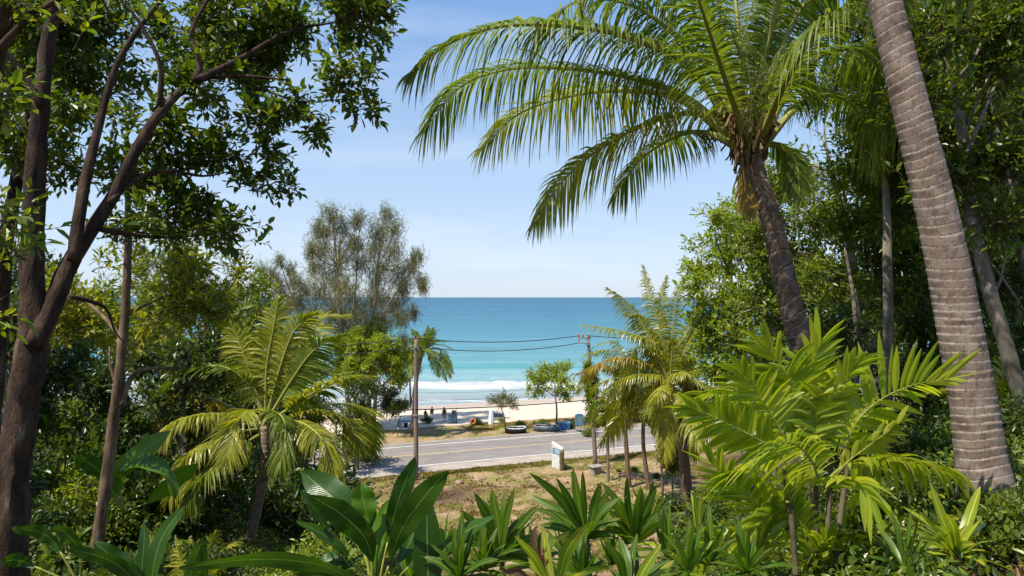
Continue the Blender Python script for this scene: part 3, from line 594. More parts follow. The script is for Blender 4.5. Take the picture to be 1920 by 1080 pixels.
rtree(8, 1925, [(1925, 790), (1895, 680), (1860, 560), (1830, 440), (1808, 330), (1806, 260), (1785, 160), (1760, 90)], (.1, .09, .085, .08, .075, .07, .055, .04, .02), [(1780, 60, 90), (1860, 120, 90), (1740, 200, 70), (1850, 260, 80), (1900, 330, 70), (1780, 330, 60), (1900, 30, 80), (1700, 40, 60), (1870, 420, 60), (1720, 330, 60)], 'crooked mossy trunk right of the near palm trunk', ('near', 'barkg'),
      [([(1810, 300), (1840, 220), (1870, 150)], [.035, .025, .012]), ([(1808, 330), (1850, 260), (1880, 250)], [.02, .012, .006]), ([(1830, 440), (1870, 380), (1910, 330)], [.03, .02, .01])], leaf=.1, cov=1.3, gap=.44, clump=.5)
rtree(9.5, 1960, [(1940, 640), (1915, 480), (1895, 360), (1870, 240), (1850, 150)], (.06, .05, .045, .035, .025, .015), [(1880, 540, 70), (1920, 430, 60), (1930, 200, 70), (1830, 480, 50), (1780, 480, 50), (1930, 620, 60)], 'thin bare stem at the right edge', ('dark', 'barkg'), leaf=.11, cov=1.3)
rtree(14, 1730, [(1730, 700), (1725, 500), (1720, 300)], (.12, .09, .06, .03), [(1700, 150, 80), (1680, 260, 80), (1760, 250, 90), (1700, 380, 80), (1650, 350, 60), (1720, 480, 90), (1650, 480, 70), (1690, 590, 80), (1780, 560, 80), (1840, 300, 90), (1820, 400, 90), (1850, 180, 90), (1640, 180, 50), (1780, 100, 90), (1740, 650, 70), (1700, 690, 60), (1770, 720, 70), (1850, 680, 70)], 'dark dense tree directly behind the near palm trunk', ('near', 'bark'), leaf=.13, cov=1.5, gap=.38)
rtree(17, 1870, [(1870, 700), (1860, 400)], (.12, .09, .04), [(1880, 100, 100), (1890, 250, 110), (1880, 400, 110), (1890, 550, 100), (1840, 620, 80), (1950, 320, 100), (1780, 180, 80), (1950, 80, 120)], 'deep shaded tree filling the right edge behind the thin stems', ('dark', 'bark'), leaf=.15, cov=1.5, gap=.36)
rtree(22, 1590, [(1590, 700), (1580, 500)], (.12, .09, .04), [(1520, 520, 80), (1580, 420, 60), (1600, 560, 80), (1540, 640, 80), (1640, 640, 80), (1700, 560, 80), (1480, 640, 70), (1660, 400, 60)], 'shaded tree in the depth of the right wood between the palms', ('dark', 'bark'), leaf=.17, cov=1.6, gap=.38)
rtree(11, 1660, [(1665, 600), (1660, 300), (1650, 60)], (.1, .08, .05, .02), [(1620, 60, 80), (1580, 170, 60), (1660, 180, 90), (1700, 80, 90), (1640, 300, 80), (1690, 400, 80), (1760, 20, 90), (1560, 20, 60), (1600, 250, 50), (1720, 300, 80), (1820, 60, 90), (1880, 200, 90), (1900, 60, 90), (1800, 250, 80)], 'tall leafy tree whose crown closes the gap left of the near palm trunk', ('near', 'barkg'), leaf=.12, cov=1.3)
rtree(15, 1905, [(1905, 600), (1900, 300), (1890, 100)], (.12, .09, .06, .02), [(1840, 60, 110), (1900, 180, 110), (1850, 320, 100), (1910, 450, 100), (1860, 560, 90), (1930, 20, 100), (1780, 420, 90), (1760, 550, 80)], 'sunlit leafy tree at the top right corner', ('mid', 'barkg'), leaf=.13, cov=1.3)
# bushes under both woods: six meshes, then copies
BV = []
for i, (mt, lf_, kd) in enumerate([('dark', .12, 'ovate'), ('mid', .11, 'ovate'), ('lite', .09, 'ovate'), ('near', .15, 'ob'), ('yel', .1, 'ob'), ('dark', .16, 'ovate')]):
    mb = MB(); bl = [(A3(math.cos(a)*.45, math.sin(a)*.45, .35+.25*R.random()), A3(.5, .5, .42)) for a in (0, 1.3, 2.5, 3.8, 5)]+[(A3(0, 0, .85), A3(.45, .45, .4))]
    foliage(mb, bl, lf_, lf_*.45, 1.15, 6, kd, 0, 1, .5, .2, None, .4, .4, .003)
    o = mb.build('foliage', [M[mt], M['twig']]); COL.objects.unlink(o)
    mb = MB()
    for a in range(7):
        an = a*.9; tube(mb, [A3(0, 0, -.2), A3(math.cos(an)*.12, math.sin(an)*.12, .3), A3(math.cos(an)*.35, math.sin(an)*.35, .8)], [.02, .014, .006], 5, 0, 6)
    o2 = mb.build('stem', M['twig']); COL.objects.unlink(o2); BV.append((o, o2))
def bush(px, D, w, v, label, group=None, hz=1., name='shrub', dz=0):
    b_ = onground(px, D); b_[2] += dz; s_ = w/F*D/.9; e = empty(name, b_, label, 'shrub', group); e.rotation_euler = (0, 0, R.random()*6.28); e.scale = (s_, s_, s_*hz)
    for o in BV[v]:
        c = o.copy(); COL.objects.link(c); c.parent = e
    return e
gl = 'shrubs under the left trees'; gr = 'shrubs under the right trees'
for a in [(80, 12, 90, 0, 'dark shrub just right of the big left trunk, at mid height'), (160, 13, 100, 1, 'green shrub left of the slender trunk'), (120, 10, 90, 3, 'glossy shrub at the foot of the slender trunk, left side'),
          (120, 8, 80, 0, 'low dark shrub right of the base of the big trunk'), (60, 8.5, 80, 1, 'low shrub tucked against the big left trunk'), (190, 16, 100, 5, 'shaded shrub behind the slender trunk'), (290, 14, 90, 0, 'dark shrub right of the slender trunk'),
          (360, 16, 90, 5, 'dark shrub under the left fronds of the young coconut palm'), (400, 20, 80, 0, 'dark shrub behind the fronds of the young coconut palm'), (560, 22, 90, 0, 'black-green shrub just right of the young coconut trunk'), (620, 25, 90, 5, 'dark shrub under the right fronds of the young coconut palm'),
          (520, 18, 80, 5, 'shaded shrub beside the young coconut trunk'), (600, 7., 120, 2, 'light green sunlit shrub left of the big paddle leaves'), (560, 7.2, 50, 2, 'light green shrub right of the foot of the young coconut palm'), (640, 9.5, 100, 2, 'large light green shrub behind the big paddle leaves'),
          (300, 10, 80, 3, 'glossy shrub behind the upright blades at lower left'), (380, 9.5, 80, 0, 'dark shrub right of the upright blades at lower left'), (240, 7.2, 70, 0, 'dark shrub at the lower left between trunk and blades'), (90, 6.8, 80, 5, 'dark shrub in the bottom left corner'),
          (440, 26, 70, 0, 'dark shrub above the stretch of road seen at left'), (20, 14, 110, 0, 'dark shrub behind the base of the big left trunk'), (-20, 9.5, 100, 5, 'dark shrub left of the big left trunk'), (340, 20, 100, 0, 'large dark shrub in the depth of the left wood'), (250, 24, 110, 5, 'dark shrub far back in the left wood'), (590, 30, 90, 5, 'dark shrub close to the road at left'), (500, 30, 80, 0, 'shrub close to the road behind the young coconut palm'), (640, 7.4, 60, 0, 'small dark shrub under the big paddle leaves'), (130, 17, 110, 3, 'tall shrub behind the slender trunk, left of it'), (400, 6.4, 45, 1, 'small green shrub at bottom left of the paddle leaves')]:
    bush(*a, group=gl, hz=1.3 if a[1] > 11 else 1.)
for a in [(1330, 26, 60, 1, 'green shrub at the foot of the tall beach-side palm'), (1400, 18, 80, 2, 'bright shrub at the edge of the right wood, behind the areca palm'), (1460, 14, 90, 1, 'green shrub left of the tall coconut trunk'), (1560, 12, 90, 0, 'dark shrub right of the tall coconut trunk'),
          (1640, 10.5, 90, 5, 'dark shrub behind the arching areca leaf'), (1700, 9, 80, 0, 'dark shrub left of the near palm trunk'), (1720, 7, 70, 5, 'shaded shrub beside the foot of the near palm trunk'), (1650, 7, 70, 1, 'shrub below the yellowed areca leaf'),
          (1900, 9, 90, 5, 'dark shrub right of the near palm trunk'), (1930, 7, 80, 0, 'dark shrub at the right edge beside the near palm'), (1860, 11, 100, 0, 'dark shrub behind the near palm trunk'), (1260, 33, 40, 0, 'dark shrub at the foot of the small palms'), (1320, 13, 70, 1, 'green shrub left of the areca palm'),
          (1290, 10, 60, 2, 'light green shrub low on the left of the areca palm'), (1370, 8, 70, 1, 'green shrub under the left areca leaves'), (1230, 7.5, 60, 1, 'green shrub right of the dark strap-leaved plants'), (1330, 6.2, 60, 3, 'glossy shrub at bottom right of the strap-leaved plants'), (1780, 12, 100, 5, 'dark shrub in shade behind the near palm'), (1180, 6.2, 50, 3, 'low glossy shrub between the strap-leaved plants'), (1500, 17, 90, 0, 'dark shrub behind the tall coconut trunk')]:
    bush(*a, group=gr)
for a in [(1350, 32, 60, 1, 'shrub on the slope edge right of the tall beach-side palm'), (1395, 26, 80, 5, 'dark shrub left of the bright bushy tree trunk'), (1440, 21, 90, 1, 'shrub hiding the trunk of the bright bushy tree'), (1385, 17, 90, 0, 'dark shrub behind the left areca leaves'), (1310, 21, 60, 5, 'dark shrub low behind the left areca leaves'), (1355, 12, 80, 1, 'shrub close behind the left areca leaves'), (1430, 9, 100, 0, 'dark shrub right behind the areca stems'), (1300, 28, 50, 0, 'dark low shrub right of the drooping sapling'), (1500, 7.5, 100, 5, 'dark shrub among the areca stems'), (1600, 6.5, 90, 0, 'dark shrub right of the areca stems'), (1640, 5.2, 90, 1, 'green weeds at the foot of the areca palm, right side'), (1720, 5.2, 80, 5, 'weedy shrub left of the near palm foot'), (1890, 4.6, 70, 1, 'weedy green shrub in front of the near palm foot'), (1450, 5.6, 90, 1, 'green shrub in front of the areca stems')]:
    bush(*a, group=gr)
# ---------------------------------------------------------------- coconut palms
def fibres(root, c, r, n, L, mat='deadfrond'):
    mb = MB(); az = R.random(n)*6.28; P = c+np.stack([np.cos(az)*r, np.sin(az)*r, R.normal(size=n)*r*.6], -1)
    d = norm(np.stack([np.cos(az)*.35, np.sin(az)*.35, -np.ones(n)], -1)+R.normal(size=(n, 3))*.18)
    scatter(mb, P, d, rdir(n), L*(.5+R.random(n)), L*.09*(.5+R.random(n)), 'needle', 0)
    return tag(mb.build('crown_fibre', M[mat], root), kind='stuff')
def palmtree(name, base, trunk, tr, fronds, label, D, mats=('coco', 'stalk'), n=62, L=.75, W=.035, hang=.6, r0=.03, group=None, bark='palm', rings=(.09, .1), sides=18, nr=160, extra=0, elen=3., cat='palm tree', flen=None, **kw):
    root = empty(name, base, label, cat, group)
    if trunk is not None:
        mb = MB(); tube(mb, trunk, tr, sides, 0, nr, 0, rings); mb.build('trunk', M[bark], root, smooth=True)
    for fr in fronds:
        pts = fr[0]; o = dict(n=n, L=L, W=W, hang=hang, r0=r0); o.update(kw); o.update(fr[1] if len(fr) > 1 else {})
        mm = o.pop('mats', mats)
        frond(px3(pts, D) if not isinstance(pts, np.ndarray) else pts, root, [M[mm[0]], M[mm[1]]], **o)
    return root
def autofronds(c, n, L, el0=-20, el1=80, arch=.55, az=(0, 6.283), seed=1):
    r = np.random.default_rng(seed); out_ = []
    for i in range(n):
        a = az[0]+(az[1]-az[0])*((i*.618+r.random()*.15) % 1); e = math.radians(el0+(el1-el0)*((i+.5)/n)); l = L*(.8+.3*r.random())
        d = A3(math.cos(a)*math.cos(e), math.sin(a)*math.cos(e), math.sin(e))
        out_.append((np.array([c+d*l*t+A3(0, 0, -1)*arch*l*t*t*(.4+.6*math.cos(e)) for t in (0, .33, .66, 1)]),))
    return out_
# the tall leaning palm
D = 9.
mb_base = onground(1525, 9.); c = (1408, 292)
tallF = [([(1388, 262), (1335, 135), (1262, 62), (1185, 10), (1090, 0), (1000, 60, 8.2)], dict(n=80)),
  ([(1388, 270), (1300, 130, 8.9), (1200, 78, 8.6), (1090, 52, 8.3), (950, 48, 8), (845, 80, 7.8), (768, 140, 7.7)], dict(n=92, L=.72)),
  ([(1388, 275), (1290, 185), (1180, 145, 9.2), (1060, 128, 9.5), (950, 130, 9.8), (860, 165, 10), (795, 245, 10.1)], dict(n=88, hang=.85)),
  ([(1390, 280), (1280, 190), (1180, 170, 9.8), (1070, 180, 10.6), (970, 215, 11), (905, 278, 11.2)], dict(n=76, hang=.8, mats=('cocoy', 'stalk'))),
  ([(1395, 290), (1350, 235), (1290, 212), (1200, 238, 8.9), (1110, 290, 8.8), (1050, 345, 8.7), (1003, 418, 8.7)], dict(n=80, mats=('cocoy', 'stalk'), hang=.85, L=.62)),
  ([(1395, 285), (1330, 250), (1270, 255, 10), (1200, 300, 10.6), (1150, 372, 10.8)], dict(n=60, hang=.85, L=.6)),
  ([(1398, 260), (1360, 110), (1300, -10, 9), (1200, -120, 8.6), (1060, -140, 8)], dict(n=80)),
  ([(1402, 250), (1388, 100), (1370, -60, 9.2), (1330, -220, 9.5)], dict(n=70)),
  ([(1412, 250), (1432, 110), (1462, -10, 8.8), (1500, -150, 8.4), (1560, -230, 8)], dict(n=76)),
  ([(1425, 250), (1455, 120), (1500, 20, 9), (1570, -40, 9), (1660, -20, 9), (1730, 60, 9)], dict(n=80, hang=.8)),
  ([(1430, 262), (1478, 170), (1535, 108), (1600, 90, 9.3), (1660, 140, 9.6), (1700, 240, 9.7)], dict(n=80, hang=.85)),
  ([(1430, 275), (1480, 215), (1530, 180, 9.6), (1590, 190, 10), (1630, 250, 10.2), (1650, 320, 10.3)], dict(n=70, hang=.85, L=.6)),
  ([(1410, 255), (1420, 130, 9.8), (1440, 20, 10.4), (1440, -80, 11)], dict(n=60)),
  ([(1400, 262), (1370, 180, 8.4), (1330, 60, 7.6), (1290, -60, 7)], dict(n=66)),
  ([(1425, 265), (1470, 160, 8.2), (1530, 60, 7.4), (1600, 0, 6.8)], dict(n=70)),
  ([(1420, 285), (1450, 270), (1490, 300), (1500, 360)], dict(n=34, L=.4, hang=.8)),
  ([(1400, 290), (1392, 300), (1400, 350), (1408, 400)], dict(n=30, L=.25, mats=('cocoold', 'stalkd'), hang=.9))]
tall = palmtree('coconut_palm', mb_base, np.vstack([mb_base-A3(0, 0, .3), px3([(1518, 740), (1500, 640), (1480, 560), (1460, 470), (1440, 390), (1420, 330), (1408, 285), (1402, 255)], 9)]), (.17, .16, .155, .15, .142, .132, .12, .115, .1), tallF, 'tall leaning coconut palm whose crown fills the top of the view', 9, n=76, L=.95, W=.025, hang=.85, r0=.06, start=.2, face=.1, rings=(.17, .13), sides=28, nr=340, rows=(0, .2, .45, .75, 1))
fibres(tall, at(1398, 268, 9), .15, 60, .34); fibres(tall, at(1372, 215, 9.1), .22, 160, .35, 'litter'); fibres(tall, at(1410, 205, 8.95), .16, 120, .35, 'deadfrond')
for (x, y, d, r) in [(1372, 205, 8.9, .07), (1350, 190, 9.1, .08), (1365, 180, 9.2, .07), (1385, 195, 9.3, .07), (1340, 208, 9, .06), (1425, 190, 9.2, .07)]:
    mb = MB(); P0 = at(x, y, d); tube(mb, [P0+A3(0, 0, r*1.2), P0+A3(0, 0, r*.9), P0, P0-A3(0, 0, r*.9), P0-A3(0, 0, r*1.2)], [.01, r*.7, r, r*.7, .01], 10, 0, 13); mb.build('coconut', M['nut'], tall, smooth=True)
mb = MB()
for k in range(26):
    a = k*2.4; zz = -.35+.035*k; P0 = at(1405, 262, 9)+A3(0, 0, zz)
    d = A3(math.cos(a), math.sin(a), 0)
    tube(mb, [P0+d*.08, P0+d*.2+A3(0, 0, .14), P0+d*(.24+.04*(k % 3))+A3(0, 0, .34)], [.05, .045, .012], 6, 0, 7)
mb.build('leaf_base', M['fibre'], tall, smooth=True)
# near palm trunk at right
D = 5.; nb = onground(1862, 5.15)
NT = np.vstack([nb-A3(0, 0, .35), px3([(1850, 935), (1838, 850), (1822, 740), (1800, 620), (1778, 500), (1752, 380), (1722, 260), (1695, 150), (1668, 40), (1640, -70), (1600, -230), (1540, -420)], 5.1, 5)])
nearp = palmtree('coconut_palm', nb, NT, (.27, .2, .172, .155, .15, .146, .138, .13, .122, .115, .11, .105, .1, .1), [([(1540, -420), (1500, -380), (1480, -250, 5.4), (1470, -130, 5.8)], dict(n=60)), ([(1540, -420), (1640, -420, 5.4), (1740, -300, 6.2), (1790, -160, 6.8), (1810, -10, 7)], dict(n=60)), ([(1540, -420), (1580, -330, 5.8), (1640, -150, 7), (1690, 30, 7.6), (1700, 130, 7.8)], dict(n=70)), ([(1540, -420), (1400, -420), (1250, -300)], dict(n=50))],
    'thick ringed palm trunk standing closest, at the right', 5, n=70, L=.6, W=.03, hang=.85, r0=.035, bark='palmnear', rings=(.07, .038), sides=72, nr=760, rows=(0, .25, .6, 1))
mb = MB()
for k in range(90):
    a = R.random()*6.28; P0 = nb+A3(math.cos(a)*.25, math.sin(a)*.25, .1-.3*R.random()); d = A3(math.cos(a), math.sin(a), 0)
    tube(mb, [P0, P0+d*.1-A3(0, 0, .1), P0+d*(.15+.1*R.random())-A3(0, 0, .35)], [.009, .008, .004], 5, 0, 5)
mb.build('root', M['fibre'], nearp)
# young coconut at left
yb = at(462, 1034, 15.); D = 15.
YF_ = [[(480, 800), (450, 780), (390, 775, 14.4), (330, 790, 14), (305, 822, 13.8)], [(482, 805), (430, 815, 14.4), (360, 850, 13.6), (318, 935, 13.2)], [(485, 815), (440, 845, 14.2), (385, 890, 13.4), (342, 950, 13)],
  [(490, 785), (478, 735), (430, 692), (370, 690), (302, 735)], [(498, 775), (500, 690), (512, 620), (522, 562)], [(502, 775), (525, 690), (552, 620), (592, 588)], [(506, 780), (545, 715), (590, 655), (645, 628)],
  [(510, 788), (575, 745), (640, 712), (695, 706)], [(512, 798), (580, 775), (640, 785), (672, 838)], [(508, 808), (555, 790, 14.2), (605, 825, 13.6), (635, 905, 13.3)], [(500, 800), (518, 775, 14), (535, 800, 13.4), (525, 872, 13)],
  [(494, 780), (470, 700), (448, 640), (430, 600)], [(496, 780), (480, 690, 15.6), (450, 600, 16.2), (470, 560, 16.6)], [(503, 780), (560, 670, 15.8), (600, 600, 16.4), (650, 590, 17)], [(510, 795), (600, 760, 15.8), (680, 770, 16.5), (700, 850, 17)], [(490, 795), (400, 750, 15.8), (330, 760, 16.6), (280, 830, 17)], [(500, 790), (470, 770, 14), (440, 800, 13.5), (425, 860, 13.2)]]
palmtree('coconut_palm', yb, np.vstack([yb-A3(0, 0, .2), px3([(468, 1010), (487, 930), (497, 870), (500, 800)], 15)]), (.16, .125, .105, .1, .12), [(p_, dict(mats=(['cocoy', 'cocoy', 'coco', 'cocoold'][i % 4] if i in (0, 1, 2, 8, 9, 10, 15, 16) else ('cocoy' if i % 3 else 'coco'), 'stalk'), L=.78 if i > 3 else .66, hang=(.7 if i < 3 or i in (9, 10) else .4))) for i, p_ in enumerate(YF_)],
    'young coconut palm with a short curved trunk in the left foreground', 15, n=64, W=.034, hang=.42, r0=.04, rings=(.09, .12), bark='palmnear', rows=(0, .3, .65, 1))
# beach-side palms on the right
def smallpalm(pxb, D, crown, paths, label, mats=('coco', 'stalk'), tr=(.14, .11, .1), L=.6, n=44, W=.05, hang=.7, dead=0, auto=0, al=2.5, seed=1, group=None, name='coconut_palm', r0=.04, el=(-35, 75), mid=None, trunkmat='palm'):
    b_ = onground(pxb, D); P = [b_-A3(0, 0, .2)]+([at(*mid, D)] if mid else [])+[at(crown[0], crown[1], D)]
    fr = [([(crown[0], crown[1])]+p_[0] if isinstance(p_, tuple) else [(crown[0], crown[1])]+p_, p_[1] if isinstance(p_, tuple) else {}) for p_ in paths]
    fr += [(a[0], {}) for a in autofronds(at(crown[0], crown[1], D), auto, al, el[0], el[1], .6, seed=seed)]
    rt = palmtree(name, b_, np.array(P), tr, fr, label, D, mats, n, L, W, hang, r0, group, bark=trunkmat, nr=80, sides=10)
    if dead: fibres(rt, at(crown[0], crown[1]+15, D), .18, dead, .7)
    return rt
smallpalm(1292, 36, (1256, 722), [([(1232, 650), (1165, 620), (1092, 609)], {}), ([(1205, 682), (1150, 672), (1084, 700)], dict(mats=('cocoold', 'stalk'))), [(1236, 610), (1218, 550), (1206, 500)], [(1212, 620), (1168, 565), (1138, 540)], [(1262, 610), (1272, 550), (1290, 512)],
   [(1288, 650), (1318, 605), (1348, 605)], [(1298, 695), (1332, 685), (1362, 728)], [(1228, 665), (1192, 655), (1176, 725)], [(1245, 640), (1240, 570), (1250, 520)], [(1225, 700), (1190, 712), (1168, 760)], [(1280, 720), (1310, 740), (1325, 790)], [(1270, 660), (1300, 600), (1320, 560)], [(1240, 680), (1200, 600), (1175, 590)], [(1262, 690), (1282, 670), (1290, 740)]],
   'tall coconut palm at the beach side right of the sea view', tr=(.3, .25, .22), L=1.1, n=46, W=.06, auto=20, al=3.4, seed=5, dead=60, mid=(1275, 790), r0=.06, el=(-45, 85), mats=('cocoy', 'stalk'))
smallpalm(1180, 42.5, (1170, 712), [([(1130, 685), (1090, 715)], dict(mats=('cocoold', 'stalk'))), [(1140, 660), (1095, 665)], [(1200, 690), (1235, 745)], [(1185, 670), (1215, 690)], [(1155, 730), (1140, 780)], [(1150, 690), (1112, 690), (1082, 735)], [(1165, 670), (1150, 640), (1120, 645)]], 'small palm with yellow drooping leaves, second from the right in the row by the road', ('cocoy', 'stalk'), (.16, .13, .12), auto=10, al=2.4, seed=2, dead=30, mid=(1172, 800), L=.78, n=24, W=.06, group='small palms by the road')
smallpalm(1218, 42, (1210, 738), [([(1190, 745), (1180, 800)], dict(mats=('deadfrond', 'stalkd'))), [(1240, 700), (1262, 740)], [(1180, 700), (1150, 720)]], 'small palm with a brown dead leaf, rightmost in the row by the road', tr=(.15, .12, .1), auto=8, al=1.9, seed=3, dead=60, mid=(1206, 830), L=.68, n=22, W=.055, group='small palms by the road')
smallpalm(1140, 44.5, (1140, 775), [([(1120, 750), (1105, 790)], {}), [(1160, 750), (1172, 790)]], 'small tufted palm between the vine-clad pole and the yellow-leaved palm', tr=(.11, .09, .08), auto=12, al=1.5, seed=4, dead=60, L=.45, n=22, W=.06, group='small palms by the road', mats=('coco', 'stalk'), trunkmat='pole')
smallpalm(1243, 40, (1235, 770), [], 'little leafy palm at the foot of the tall beach-side palm', tr=(.08, .06), auto=9, al=1.2, seed=8, L=.4, n=30, W=.06)
smallpalm(774, 59, (793, 655), [[(800, 630), (803, 612)], [(782, 632), (772, 618)], [(815, 640), (842, 640)], [(825, 655), (848, 690)], [(770, 650), (752, 680)], [(812, 625), (822, 618)], [(808, 668), (822, 705)], [(780, 670), (775, 700)], [(825, 665), (845, 705)]], 'coconut palm on the sand behind the near utility pole', tr=(.2, .16, .15), auto=22, al=2.9, seed=6, L=.62, n=19, W=.06, hang=.45, mid=(780, 720), r0=.05)
# ---------------------------------------------------------------- beach trees
def casuarina(px, D, trunks, blobs, label):
    b_ = onground(px, D); root = empty('casuarina_tree', b_, label, 'tree', 'casuarinas by the beach'); mb = MB()
    for pts, r in trunks: tube(mb, px3(pts, D), r, 7, 0)
    bl = B(D, *blobs, sq=1.1)
    t0 = px3(trunks[0][0], D)
    for c_, r in bl:
        j = max(0, min(len(t0)-1, int(np.argmin(np.abs(t0[:, 2]-(c_[2]-2.2))))))
        tube(mb, [t0[j], (t0[j]+c_)/2+A3(0, 0, -.3), c_+A3(0, 0, r[2]*.5)], [.07, .045, .015], 5, 0, 9)
    mb.build('trunk', M['barkg'], root)
    mb = MB()
    for c_, r in bl:
        n = int(115*(r[0]/1.)**2)+34; d = rdir(n); P = c_+R.normal(size=(n, 3))*r*.56+A3(0, 0, .15)*r; sd = norm(d*.5+A3(0, 0, .75)+rdir(n)*.5)
        sticks(mb, P-sd*.7, P+sd*.6, np.full(n, .013), np.full(n, .005), 1)
        for k in range(15):
            t = (k/14-.5)*1.4; ld = norm(rdir(n)*.8+sd*.5+A3(0, 0, -.35))
            scatter(mb, P+sd*t, ld, rdir(n), .38*(.6+.8*R.random(n)), .02, 'needle', 0)
    mb.build('crown', [M['casu'], M['twig']], root); return root
casuarina(648, 63, [([(655, 800), (648, 700), (640, 600), (632, 500), (625, 390)], [.24, .2, .14, .08, .02]), ([(645, 640), (665, 560), (672, 450), (678, 420)], [.12, .09, .05, .02])], [(622, 402, 15), (597, 432, 15), (640, 432, 20), (672, 415, 15), (600, 472, 20), (645, 480, 24), (622, 520, 24), (597, 548, 20), (650, 545, 24), (625, 585, 26), (672, 460, 14), (612, 440, 12), (590, 505, 14), (640, 620, 26), (665, 590, 22), (583, 470, 8), (676, 500, 14)], 'left of the two tall feathery casuarinas on the beach')
casuarina(700, 66, [([(690, 800), (695, 700), (700, 600), (708, 500), (722, 400)], [.24, .2, .14, .08, .02]), ([(700, 620), (735, 560), (770, 510), (790, 480)], [.11, .08, .05, .02]), ([(700, 650), (720, 600), (760, 580)], [.08, .06, .02])], [(725, 405, 13), (712, 438, 19), (740, 432, 15), (700, 472, 18), (738, 475, 20), (712, 518, 24), (748, 520, 18), (782, 482, 12), (770, 504, 14), (788, 530, 12), (760, 545, 16), (705, 565, 26), (740, 575, 20), (775, 590, 10), (690, 610, 24), (750, 600, 14), (795, 540, 7), (715, 610, 20), (755, 640, 10), (770, 665, 8)], 'right of the two tall feathery casuarinas, reaching over the sea')
casuarina(560, 60, [([(600, 760), (580, 640), (550, 560), (520, 480)], [.12, .09, .06, .015]), ([(575, 620), (545, 560), (500, 520), (482, 508)], [.07, .05, .03, .01])], [(525, 492, 8), (545, 508, 9), (492, 510, 8), (512, 518, 10), (552, 530, 12), (570, 545, 12), (525, 540, 11), (560, 570, 15), (585, 590, 15), (540, 575, 12), (500, 530, 7)], 'small sparse casuarina left of the two tall ones')
casuarina(775, 68, [([(770, 760), (768, 700), (765, 650)], [.1, .08, .03])], [(757, 655, 9), (768, 675, 9), (780, 690, 9)], 'low casuarina bough beside the beach palm')
def btree(px, D, trunk, tr, blobs, label, mat='beach', leaf=.2, cov=1.6, limbs=(), name='broadleaf_tree', sq=.8, k=6, gap=.38, w=.5, kind='ob', bark='barkg', droop=.15, group=None):
    b_ = onground(px, D); P = np.vstack([b_-A3(0, 0, .2), px3(trunk, D)])
    return tree(name, b_, P, B(D, *blobs, sq=sq), label, 'tree', (mat, bark), [(px3(a, D), r) for a, r in limbs], group, (leaf, leaf*w), cov*1.6, k=k, tr=tr, clump=1.6, gap=gap, kind=kind, twig=.008, sl=leaf*2.2, droop=droop)
btree(700, 60, [(702, 770), (705, 740)], (.22, .18, .14), [(690, 640, 32), (650, 660, 32), (725, 655, 30), (675, 690, 34), (720, 690, 34), (738, 680, 24), (640, 700, 26), (700, 625, 22), (665, 640, 22), (745, 710, 18), (700, 720, 26)], 'round bright green tree between the young coconut palm and the beach palm', 'lite', .26, 2.3, [([(705, 745), (720, 720), (745, 700)], [.1, .07, .03]), ([(704, 745), (695, 710), (690, 660)], [.12, .08, .04]), ([(703, 750), (675, 720), (650, 680)], [.1, .07, .03]), ([(705, 740), (735, 735), (760, 715)], [.07, .05, .02])])
btree(744, 61.5, [(746, 795), (752, 780)], (.09, .06, .04), [(735, 748, 18), (755, 755, 16), (728, 765, 15), (750, 772, 18), (770, 765, 12), (740, 735, 10)], 'small dark tree standing in front of the beach palm', 'dark', .3, 1.3, name='broadleaf_tree', w=.28)
btree(1043, 62, [(1044, 770), (1042, 748), (1040, 720)], (.1, .085, .07, .04), [(1020, 692, 15), (1045, 695, 17), (1062, 690, 12), (1000, 705, 12), (1030, 712, 18), (1055, 710, 16), (995, 728, 10), (1012, 732, 13), (1040, 735, 15), (1060, 740, 14), (1003, 742, 7), (1072, 725, 12), (1012, 712, 14)], 'small tree with flat tiers of bright leaves in front of the surf', 'lite', .3, 2.6, [([(1042, 745), (1020, 730), (1000, 722)], [.05, .03, .015]), ([(1041, 745), (1060, 730), (1068, 715)], [.05, .03, .015]), ([(1041, 720), (1025, 700), (1012, 695)], [.04, .025, .01])], sq=.4)
btree(949, 60.5, [(945, 780), (940, 765), (942, 752)], (.07, .055, .045, .03), [(927, 750, 9), (938, 755, 10), (945, 744, 8), (958, 752, 8), (965, 762, 7), (925, 762, 7), (935, 745, 6), (970, 766, 4)], 'small sparse crooked tree on the verge in front of the wet sand', 'casu', .3, 1.1, [([(941, 765), (955, 762), (970, 765)], [.03, .02, .01]), ([(942, 755), (948, 745), (950, 738)], [.025, .018, .01]), ([(940, 765), (930, 755), (925, 750)], [.03, .02, .01])], w=.22, sq=.7)
btree(668, 47.5, [(668, 850), (670, 800), (665, 740)], (.26, .22, .18, .1), [(680, 770, 26), (650, 790, 22), (690, 810, 22), (670, 840, 24), (655, 860, 16), (690, 860, 16), (700, 830, 12), (640, 820, 16), (675, 725, 26)], 'ivy-clad dark trunk left of the near utility pole', 'dark', .3, 1.3, w=.4)
btree(740, 49, [(741, 885), (742, 876)], (.02, .015, .01), [(738, 884, 8), (748, 880, 7), (742, 874, 7)], 'tiny leafy sapling at the near kerb beside the utility pole', 'dark', .22, 1.2)
btree(1262, 39, [(1258, 830), (1250, 800)], (.05, .04, .03), [(1258, 830, 16), (1262, 852, 16), (1250, 845, 12), (1268, 870, 14), (1255, 872, 12)], 'small drooping dark sapling right of the small palms', 'dark', .3, 1.4, w=.22, sq=1.1, droop=.8)
btree(400, 44, [(402, 850), (405, 820)], (.2, .18, .12), [(405, 800, 30), (430, 830, 26), (380, 830, 30), (400, 770, 30), (560, 850, 18), (590, 830, 22), (540, 830, 20)], 'dark tree beside the stretch of road seen at the left', 'dark', .28, 1.3)
